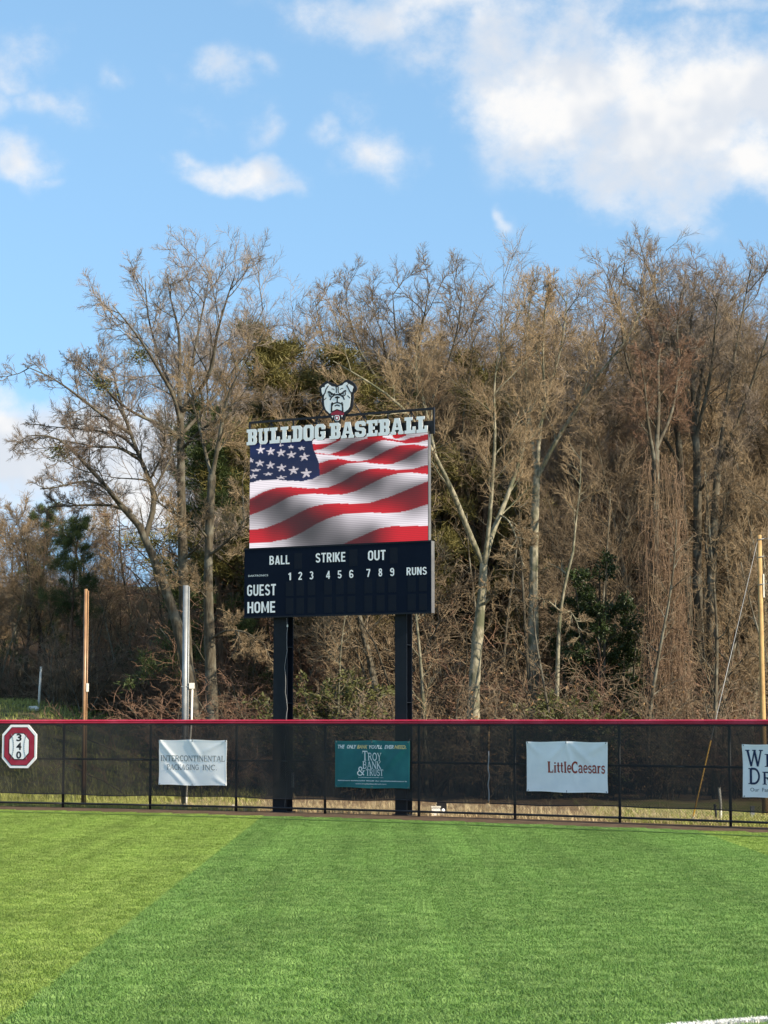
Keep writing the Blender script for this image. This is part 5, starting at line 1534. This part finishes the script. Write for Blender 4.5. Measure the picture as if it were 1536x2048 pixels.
FRK = hero('bare_tree', 'pale-barked forked tree standing right of the scoreboard', 66, [
    ([(946, 1438, 0), (950, 1330, 0), (955, 1270, 0), (962, 1215, 0), (967, 1150, 0), (968, 1120, 0)], [.27, .245, .235, .225, .215, .206]),
    ([(967, 1128, 0), (941, 1080, -.3), (917, 1006, -.8), (894, 957, -1.2), (870, 913, -1.5), (845, 860, -1.8), (800, 795, -2), (737, 747, -2.2), (666, 700, -2.4)], [.15, .14, .125, .11, .095, .08, .06, .04, .02]),
    ([(969, 1124, 0), (980, 1080, .3), (990, 1050, .4), (1005, 1020, .6), (1030, 950, .8), (1050, 880, 1), (1062, 800, 1.2)], [.15, .14, .12, .1, .08, .05, .02]),
    ([(967, 1135, 0), (978, 1060, -.5), (985, 960, -.8), (992, 860, -1), (985, 760, -1.2), (1000, 660, -1.3)], [.12, .1, .085, .07, .045, .02]),
    ([(968, 1210, 0), (990, 1185, -.6), (1012, 1165, -1)], [.075, .065, .05]),
    ([(872, 915, -1.5), (862, 870, -1), (850, 800, -.6), (830, 720, -.2), (835, 640, 0)], [.08, .07, .055, .04, .02]),
    ([(1000, 1030, .5), (1018, 1040, -.2), (1035, 1080, -.6), (1045, 1130, -.8)], [.05, .04, .03, .015])],
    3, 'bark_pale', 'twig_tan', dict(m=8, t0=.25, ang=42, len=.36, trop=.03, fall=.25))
TAL = hero('bare_tree', 'tallest bare tree with fan-shaped crown near the right edge', 76, [
    ([(1404, 1436, 0), (1396, 1250, 0), (1393, 1100, 0), (1397, 982, 0), (1391, 860, 0)], [.25, .235, .225, .215, .205]),
    ([(1391, 865, 0), (1386, 760, 0), (1380, 660, .2), (1382, 560, .3), (1390, 450, .4)], [.17, .13, .1, .06, .02]),
    ([(1391, 880, 0), (1410, 780, -.5), (1425, 680, -.9), (1430, 570, -1.2), (1438, 480, -1.4)], [.13, .1, .08, .05, .02]),
    ([(1392, 900, 0), (1372, 780, .6), (1355, 660, 1), (1340, 560, 1.2), (1330, 480, 1.3)], [.13, .1, .08, .05, .02]),
    ([(1391, 850, 0), (1405, 700, .8), (1412, 580, 1.2), (1418, 460, 1.4)], [.12, .09, .06, .02]),
    ([(1391, 840, 0), (1365, 720, -.8), (1352, 600, -1.1), (1362, 480, -1.3)], [.12, .09, .06, .02]),
    ([(1397, 985, 0), (1440, 930, -1), (1480, 880, -1.6), (1530, 820, -2)], [.09, .075, .055, .02])],
    4, 'bark', 'twig_grey', dict(m=9, t0=.12, ang=28, len=.42, trop=.09, fall=.28), drop=110)
RGT = hero('bare_tree', 'bare tree with slanting right leader between tallest tree and utility pole', 75, [
    ([(1425, 1436, 0), (1421, 1200, 0), (1426, 1064, 0), (1436, 930, 0)], [.22, .215, .21, .205]),
    ([(1436, 935, 0), (1452, 800, .2), (1470, 680, .4), (1490, 560, .6), (1500, 490, .7)], [.14, .11, .085, .05, .02]),
    ([(1438, 930, 0), (1480, 830, -.6), (1510, 730, -1), (1536, 640, -1.3), (1560, 540, -1.4)], [.12, .1, .075, .05, .02]),
    ([(1424, 1130, 0), (1445, 1040, -.6), (1462, 960, -1), (1475, 880, -1.2)], [.09, .075, .05, .02]),
    ([(1422, 1180, 0), (1410, 1090, .8), (1415, 980, 1.2), (1440, 860, 1.5)], [.08, .07, .05, .02])],
    5, 'bark', 'twig', dict(m=8, t0=.2, ang=30, len=.34, trop=.08, fall=.28))
TWN = hero('bare_tree', 'bare tree with sunlit yellow edge just left of the tallest tree', 77, [
    ([(1379, 1436, 0), (1375, 1200, 0), (1369, 1091, 0), (1363, 982, 0), (1357, 880, 0)], [.22, .215, .21, .207, .205]),
    ([(1357, 885, 0), (1340, 780, .3), (1310, 680, .5), (1290, 580, .6), (1275, 510, .6)], [.13, .1, .08, .05, .02]),
    ([(1357, 890, 0), (1350, 770, -.6), (1335, 660, -1), (1315, 560, -1.2), (1300, 490, -1.3)], [.13, .1, .08, .05, .02]),
    ([(1360, 930, 0), (1320, 860, -.8), (1280, 790, -1.4), (1250, 700, -1.8), (1240, 600, -2), (1238, 520, -2)], [.11, .09, .08, .06, .04, .02])],
    6, 'bark', 'twig', dict(m=8, t0=.15, ang=30, len=.34, trop=.08, fall=.28))
SLN = hero('bare_tree', 'bare tree with dark limb slanting right in the middle of the right wood', 72, [
    ([(1070, 1436, 0), (1066, 1250, 0), (1068, 1060, 0), (1074, 940, 0)], [.215, .21, .207, .204]),
    ([(1074, 945, 0), (1078, 866, .2), (1091, 786, .4), (1119, 692, .5), (1130, 620, .5), (1135, 540, .5)], [.13, .11, .09, .07, .05, .02]),
    ([(1072, 960, 0), (1119, 866, -.6), (1157, 807, -1), (1185, 744, -1.2), (1223, 695, -1.5), (1255, 655, -1.7), (1275, 600, -1.8)], [.13, .12, .1, .085, .06, .04, .02]),
    ([(1074, 950, 0), (1060, 850, .6), (1050, 740, 1), (1055, 640, 1.2), (1060, 530, 1.2)], [.12, .09, .075, .05, .02]),
    ([(1090, 790, .4), (1085, 700, -.4), (1088, 600, -.8), (1095, 530, -1)], [.08, .065, .045, .02])],
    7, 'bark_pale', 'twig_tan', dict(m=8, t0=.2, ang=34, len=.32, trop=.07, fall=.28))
BIR = hero('bare_tree', 'slim pale-stemmed tree with drooping branches between forked tree and evergreen thicket', 67, [
    ([(1113, 1438, 0), (1115, 1330, 0), (1118, 1230, 0), (1130, 1160, 0), (1146, 1105, 0)], [.1, .09, .08, .072, .066]),
    ([(1146, 1106, 0), (1152, 1040, 0), (1160, 980, 0), (1162, 900, 0)], [.06, .05, .04, .015]),
    ([(1120, 1222, 0), (1095, 1200, -.5), (1070, 1195, -.8)], [.045, .035, .015]),
    ([(1120, 1225, 0), (1140, 1220, -.6), (1155, 1245, -.9), (1160, 1275, -1)], [.045, .035, .025, .012]),
    ([(1135, 1150, 0), (1110, 1130, .4), (1080, 1140, .8)], [.04, .03, .012])],
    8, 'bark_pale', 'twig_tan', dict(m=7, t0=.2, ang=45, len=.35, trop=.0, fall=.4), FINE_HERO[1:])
SCB = hero('bare_tree', 'bare tree with long pale bough reaching toward the screen at its left', 68, [
    ([(425, 1438, 0), (420, 1300, 0), (415, 1180, 0), (418, 1060, 0), (424, 950, 0)], [.22, .215, .21, .207, .204]),
    ([(424, 955, 0), (440, 870, -.3), (450, 800, -.5), (470, 740, -.7), (500, 690, -.8)], [.12, .1, .08, .05, .02]),
    ([(418, 1110, 0), (440, 1098, -.7), (462, 1072, -1.1), (485, 1060, -1.4), (488, 1020, -1.5), (484, 960, -1.6)], [.085, .08, .065, .055, .045, .02]),
    ([(424, 960, 0), (405, 880, .4), (390, 810, .8), (370, 760, 1)], [.1, .08, .06, .02]),
    ([(416, 1200, 0), (390, 1170, -.6), (360, 1150, -1), (320, 1150, -1.2)], [.07, .055, .04, .015]),
    ([(418, 1080, 0), (385, 1040, -.6), (350, 1030, -1), (310, 1000, -1.2)], [.07, .06, .045, .02]),
    ([(419, 1280, 0), (450, 1260, -.8), (490, 1262, -1.3), (530, 1290, -1.6)], [.06, .05, .04, .02])],
    9, 'bark', 'twig_tan', dict(m=8, t0=.15, ang=44, len=.42, trop=.02, fall=.25))
WAL = hero('bare_tree', 'bare tree whose boughs cross behind the bulldog emblem', 80, [
    ([(800, 1436, 0), (802, 1250, 0), (806, 1060, 0), (806, 930, 0), (805, 830, 0)], [.225, .22, .215, .21, .205]),
    ([(805, 835, 0), (835, 740, 0), (836, 660, .2), (850, 590, .3), (860, 520, .3)], [.13, .1, .08, .055, .02]),
    ([(805, 840, 0), (770, 770, -.4), (735, 710, -.7), (710, 660, -.9), (700, 600, -1), (690, 560, -1)], [.13, .11, .09, .07, .045, .02]),
    ([(806, 850, 0), (740, 800, .5), (690, 740, .9), (655, 690, 1.2), (640, 620, 1.4), (630, 560, 1.4)], [.12, .1, .08, .06, .04, .02]),
    ([(805, 830, 0), (800, 720, .8), (790, 620, 1.2), (785, 540, 1.4)], [.12, .09, .06, .02]),
    ([(806, 900, 0), (860, 800, -1), (900, 700, -1.5), (920, 600, -1.8), (925, 530, -1.8)], [.11, .09, .07, .045, .02])],
    10, 'bark', 'twig', dict(m=8, t0=.15, ang=38, len=.4, trop=.05, fall=.28))

# vine-hung trunk
def vine_tree():
    rng = np.random.default_rng(31); Y = 69.0
    o, ms = hero('vine_hung_tree', 'reddish trunk draped in hanging brown vines left of the tallest tree', Y, [
        ([(1302, 1438, 0), (1306, 1250, 0), (1308, 1050, 0), (1312, 900, 0)], [.215, .21, .205, .2]),
        ([(1312, 905, 0), (1318, 800, 0), (1315, 700, .2), (1330, 620, .3)], [.13, .1, .07, .02]),
        ([(1310, 930, 0), (1295, 840, -.4), (1290, 760, -.6), (1280, 690, -.7)], [.1, .08, .06, .02]),
        ([(1312, 900, 0), (1345, 820, .5), (1355, 740, .8), (1365, 660, 1)], [.1, .08, .06, .02])],
        11, 'bark', 'twig_red', dict(m=10, t0=.15, ang=42, len=.34, trop=.03, fall=.4))
    org = o.location
    # strands hanging down in curtains between trunk and neighbour
    n = 210; k = 14
    u = np.where(rng.random(n) < .35, rng.normal(1300, 7, n), rng.uniform(1296, 1372, n)); v0 = rng.uniform(880, 1300, n); v1 = np.minimum(v0 + rng.uniform(120, 420, n), 1438)
    P = np.empty((n, k, 3))
    for j in range(n):
        d = rng.normal(0, .5); w = np.cumsum(rng.normal(0, 2.6, k))
        for s in range(k):
            t = s / (k - 1); q = px(u[j] + w[s] + 4 * math.sin(t * 5 + j), v0[j] + (v1[j] - v0[j]) * t, Y + d) - org
            P[j, s] = q
    V, q = tubes(P, np.full((n, k), 1.0) * rng.uniform(.006, .014, (n, 1)), 3)
    g = Geo(); g.add(V, q)
    Pp, Rr, _ = spawn(P, np.full((n, k), .008), 10, .05, 1, 65, 20, .6, 4, .9, .005, .35, -.08, rng, 0, .7, .2); V, q = tubes(Pp, Rr, 3); g.add(V, q)
    stuff(link('vines', g.mesh('vines', M['vine'], False), o))


vine_tree()

# ---- the rest of the wood: copies of a few kinds
wr = np.random.default_rng(77)
env_u = [-400, -60, 0, 60, 120, 200, 330, 450, 560, 600, 640, 700, 760, 800, 850, 920, 990, 1060, 1100, 1150, 1200, 1250, 1300, 1380, 1450, 1500, 1536, 1900]
env_v = [1000, 1010, 1015, 1015, 1040, 1060, 960, 600, 545, 590, 570, 595, 560, 525, 530, 540, 530, 525, 535, 570, 570, 520, 500, 470, 500, 505, 505, 520]
def env(u): return float(np.interp(u, env_u, env_v))


def where(u):
    if u < 330: return 'above the grass bank at left'
    if u < 500: return 'in the wood left of the screen'
    if u < 870: return 'in the wood behind the scoreboard'
    if u < 1110: return 'in the wood behind the forked pale tree'
    if u < 1290: return 'in the wood behind the evergreen thicket'
    if u < 1470: return 'in the wood around the tallest tree'
    return 'in the wood at the right edge'


ORD = 'leftmost second third fourth fifth sixth seventh eighth ninth tenth eleventh twelfth thirteenth fourteenth fifteenth sixteenth seventeenth eighteenth nineteenth twentieth twenty-first twenty-second twenty-third twenty-fourth'.split()


def labels(us, kind):
    """one label for each: its order from the left among its kind in its part of the wood"""
    out = [None] * len(us); cnt = {}
    for i in np.argsort(us):
        w = where(us[i]); k = cnt.get(w, 0); cnt[w] = k + 1
        o = ORD[min(k, len(ORD) - 1)]
        out[i] = ('leftmost %s %s' % (kind, w)) if k == 0 else '%s %s from the left %s' % (o, kind, w)
    return out


def mass(keys, us, Ys, dv, kind, cat='tree', wid=(.85, 1.15)):
    for u, Y, d, lab in zip(us, Ys, dv, labels(us, kind)):
        k = keys[wr.integers(0, len(keys))]; ms, hn = PR[k]
        place(ms, 'bare_tree', lab, cat, u, Y, env(u) + d, hn, kind + 's ' + where(u), wr, wr.uniform(*wid))


# middle row and back row
us = np.concatenate([[335, 415, 470, 520], np.arange(560, 1760, 42) + wr.uniform(-22, 22, len(np.arange(560, 1760, 42)))])
mass(['f0', 'f1', 'f2', 'v0', 'v1', 'v2'], us, wr.uniform(80, 93, len(us)), wr.uniform(0, 90, len(us)), 'tall bare tree', wid=(.95, 1.3))
us = np.arange(440, 1800, 58) + wr.uniform(-25, 25, len(np.arange(440, 1800, 58)))
mass(['f0', 'f1', 'f2', 'f3', 'v0', 'v1'], us, wr.uniform(94, 112, len(us)), wr.uniform(50, 190, len(us)), 'bare tree farther back')
us = np.arange(-330, 290, 30) + wr.uniform(-20, 20, len(np.arange(-330, 290, 30)))
mass(['l0', 'l1'], us, wr.uniform(92, 112, len(us)), wr.uniform(-50, 25, len(us)), 'low bare tree')
# lower trees filling the middle storey
us = np.arange(340, 1760, 50) + wr.uniform(-25, 25, len(np.arange(340, 1760, 50)))
mass(['f3', 'l0', 'l1', 'f0'], us, wr.uniform(72, 90, len(us)), wr.uniform(190, 420, len(us)), 'middling bare tree')


def mass2(keys, us, Ys, vt, name, kind, cat, parts=('trunk', 'crown', 'leaves'), wid=(.85, 1.15)):
    for u, Y, v, lab in zip(us, Ys, vt, labels(us, kind)):
        k = keys[wr.integers(0, len(keys))]; ms, hn = PR[k]
        place(ms, name, lab, cat, u, Y, v, hn, (kind + 's ').replace('bushs', 'bushes') + where(u), wr, wr.uniform(*wid), parts)


us = np.concatenate([wr.uniform(600, 1700, 60), wr.uniform(1290, 1600, 16)])
mass2(['s0', 's1', 's2', 's0'], us, np.where((wr.random(len(us)) < .3) & (np.abs(us - 955) > 70) & (np.abs(us - 1200) > 90), wr.uniform(63.5, 68, len(us)), wr.uniform(73, 90, len(us))), wr.uniform(900, 1180, len(us)), 'sapling', 'slender sapling', 'tree')
us = wr.uniform(-60, 380, 22)
mass2(['s0', 's1', 's2'], us, wr.uniform(86, 98, len(us)), wr.uniform(1090, 1230, len(us)), 'sapling', 'slender sapling', 'tree')
us = np.arange(395, 1760, 66) + wr.uniform(-18, 18, len(np.arange(395, 1760, 66)))
mass2(['b0', 'b1', 'b2'], us, wr.uniform(64.5, 72, len(us)), wr.uniform(1305, 1400, len(us)), 'brush_bush', 'twiggy brown bush', 'bush', ('stems', 'crown', 'leaves'), (1.0, 1.5))
us = np.arange(395, 1760, 42) + wr.uniform(-18, 18, len(np.arange(395, 1760, 42)))
mass2(['b0', 'b1', 'b2'], us, wr.uniform(74, 86, len(us)), wr.uniform(1170, 1300, len(us)), 'brush_bush', 'tall tangled bush', 'bush', ('stems', 'crown', 'leaves'), (.9, 1.3))
us = np.arange(-200, 400, 36) + wr.uniform(-14, 14, len(np.arange(-200, 400, 36)))
mass2(['b0', 'b1', 'b2'], us, wr.uniform(83, 96, len(us)), wr.uniform(1250, 1370, len(us)), 'brush_bush', 'tangled bush', 'bush', ('stems', 'crown', 'leaves'), (1.0, 1.4))

# evergreens
for (k, u, Y, vt, nm, lab, cat, wd) in (
        ('p0', 140, 90, 1035, 'pine_tree', 'dark green pine beside the leaning tree at left', 'tree', .95),
        ('p2', 76, 100, 1008, 'pine_tree', 'pale green pine top at far left above the bare trees', 'tree', 1.0),
        ('p1', 520, 78.5, 655, 'pine_tree', 'olive brown evergreen crown left of the bulldog emblem', 'tree', 1.5),
        ('p1', 640, 78.5, 705, 'pine_tree', 'olive evergreen directly behind the bulldog emblem', 'tree', 1.8),
        ('p2', 452, 76.5, 800, 'pine_tree', 'dark evergreen beside the top left corner of the screen', 'tree', 1.1),
        ('p1', 740, 81.5, 725, 'pine_tree', 'olive evergreen right of the bulldog emblem', 'tree', 1.6),
        ('p1', 960, 79.5, 705, 'pine_tree', 'dark evergreen behind the crown of the forked tree', 'tree', 1.0),
        ('p2', 850, 82, 735, 'pine_tree', 'dark evergreen above the right end of the sign', 'tree', .9),
        ('e0', 1200, 70.5, 1115, 'evergreen_thicket', 'tall dark evergreen thicket right of the slim pale tree', 'bush', 1.1),
        ('e0', 1252, 71, 1190, 'evergreen_thicket', 'smaller dark evergreen close left of the vine-hung trunk', 'bush', .9),
        ('e0', 1155, 72, 1250, 'evergreen_thicket', 'low dark evergreen behind the slim pale tree', 'bush', 1.0),
        ('e1', 1130, 65.5, 1385, 'evergreen_shrub', 'yellowish green shrub at the foot of the slim pale tree', 'bush', 1.2),
        ('e1', 665, 67, 1345, 'evergreen_shrub', 'light green leafy shrub between the scoreboard posts', 'bush', 1.2),
        ('e0', 235, 92, 1290, 'evergreen_thicket', 'dark evergreen bush between the two steel poles', 'bush', 1.5),
        ('e0', 300, 90, 1310, 'evergreen_thicket', 'dark evergreen bush left of the grey steel pole', 'bush', 1.5)):
    ms, hn = PR[k]
    place(ms, nm, lab, cat, u, Y, vt, hn, None, wr, wd)

# balls of mistletoe high in the left trees and tan clusters
def ball(u, v, Y, r, lab):
    rng = np.random.default_rng(int(u)); n = 320
    P = rng.normal(0, 1, (n, 3)); P = P * r * np.array([.48, .48, .36]); V, t = leaves(P, norm(P), .12, rng, .35, .6)
    g = Geo(); g.add(V, None, t); st = np.zeros((26, 3, 3)); dd = norm(rng.normal(0, 1, (26, 3))); st[:, 1] = dd * r * .4; st[:, 2] = dd * r * .8
    g2 = Geo(); Vt, q = tubes(st, np.full((26, 3), .008), 3); g2.add(Vt, q)
    p = px(u, v, Y); o = tree_thing('mistletoe_ball', [g2.mesh('stems', M['twig']), g.mesh('leaves', M['mistletoe'], False)], lab, 'mistletoe', None, ('stems', 'leaves')); o.location = p


ball(207, 768, 71.8, .42, 'yellow green mistletoe ball in the leaning left tree')
ball(120, 905, 70.6, .34, 'dark mistletoe clump on the lowest left limb')
ball(278, 712, 73, .38, 'grey green clump high in the upright left tree')

# ---- farther wood: a mass behind, seen only through the gaps
def far_wood():
    rng = np.random.default_rng(9)
    ob = []
    for k in ('f0', 'f2', 'f3', 'v0'):
        ms, hn = PR[k]
        for m in ms: ob.append(bpy.data.objects.new('far_tree', m))
    pts = []; rot = []; scl = []; pick = []
    for j in range(300):
        Y = rng.uniform(114, 185); u = rng.uniform(-500, 2000); 
        vt = 1150 + rng.uniform(-30, 60) if u < 380 else env(u) + rng.uniform(200, 420); p = px(u, HOR, Y); g = tz(p.x, Y)
        s = (px(u, vt, Y).z - g) / 20.0; k = rng.integers(0, 4); a = rng.uniform(0, 6.28)
        for q in (0, 1): pts.append((p.x, Y, g - .1)); rot.append((0, 0, a)); scl.append(s); pick.append(k * 2 + q)
    for k in ('b0', 'b2'):
        ms, hn = PR[k]
        for m in ms[:2]: ob.append(bpy.data.objects.new('far_bush', m))
    for j in range(420):
        Y = rng.uniform(98, 170); u = rng.uniform(-500, 2000); p = px(u, HOR, Y); g = tz(p.x, Y); k = rng.integers(0, 2); a = rng.uniform(0, 6.28); s = rng.uniform(1.4, 3.4) if u > 470 else rng.uniform(.7, 1.1)
        for q in (0, 1): pts.append((p.x, Y, g - .1)); rot.append((0, 0, a)); scl.append(s); pick.append(8 + k * 2 + q)
    o = gn_instances('far_wood', pts, rot, scl, ob, pick)
    stuff(tag(o, 'brown mass of bare woodland far behind the nearer trees', 'wood'))


far_wood()

# ---- dry grass along the back of the fence and on the bank
def grass_mass():
    rng = np.random.default_rng(13)
    for nm, mt, lab, n0, test in (('dry_grass', 'dry_grass', 'dry straw coloured grass behind the fence foot', 3200, lambda x: abs(x - 1) < 7.2), ('green_grass', 'green_grass', 'sunlit yellow green grass behind the fence ends', 6000, lambda x: abs(x - 1) > 4.5)):
        g = Geo(); c = 0
        xs = rng.uniform(-16, 13, n0)
        for x in xs:
            if not test(x): continue
            y = fence_y(x) + .4 + rng.exponential(2.6)
            if y > 68: continue
            V, q, t = blades(6, .3, .3, .06, .22 if nm == 'dry_grass' else .15, .012, rng, .7)
            V = V + np.array([x, y, tz(x, y)]); g.add(V, q, t)
        o = link(nm, g.mesh(nm, M[mt], False)); stuff(tag(o, lab, 'grass'))
    g = Geo()
    for j in range(3400):
        x = rng.uniform(-22, -4); y = rng.uniform(62, 88)
        V, q, t = blades(7, .5, .5, .1, .32, .02, rng, .7); V = V + np.array([x, y, tz(x, y)]); g.add(V, q, t)
    o = link('bank_grass', g.mesh('bank_grass', M['green_grass'], False)); stuff(tag(o, 'rough grass covering the bank behind the left of the fence', 'grass'))


grass_mass()
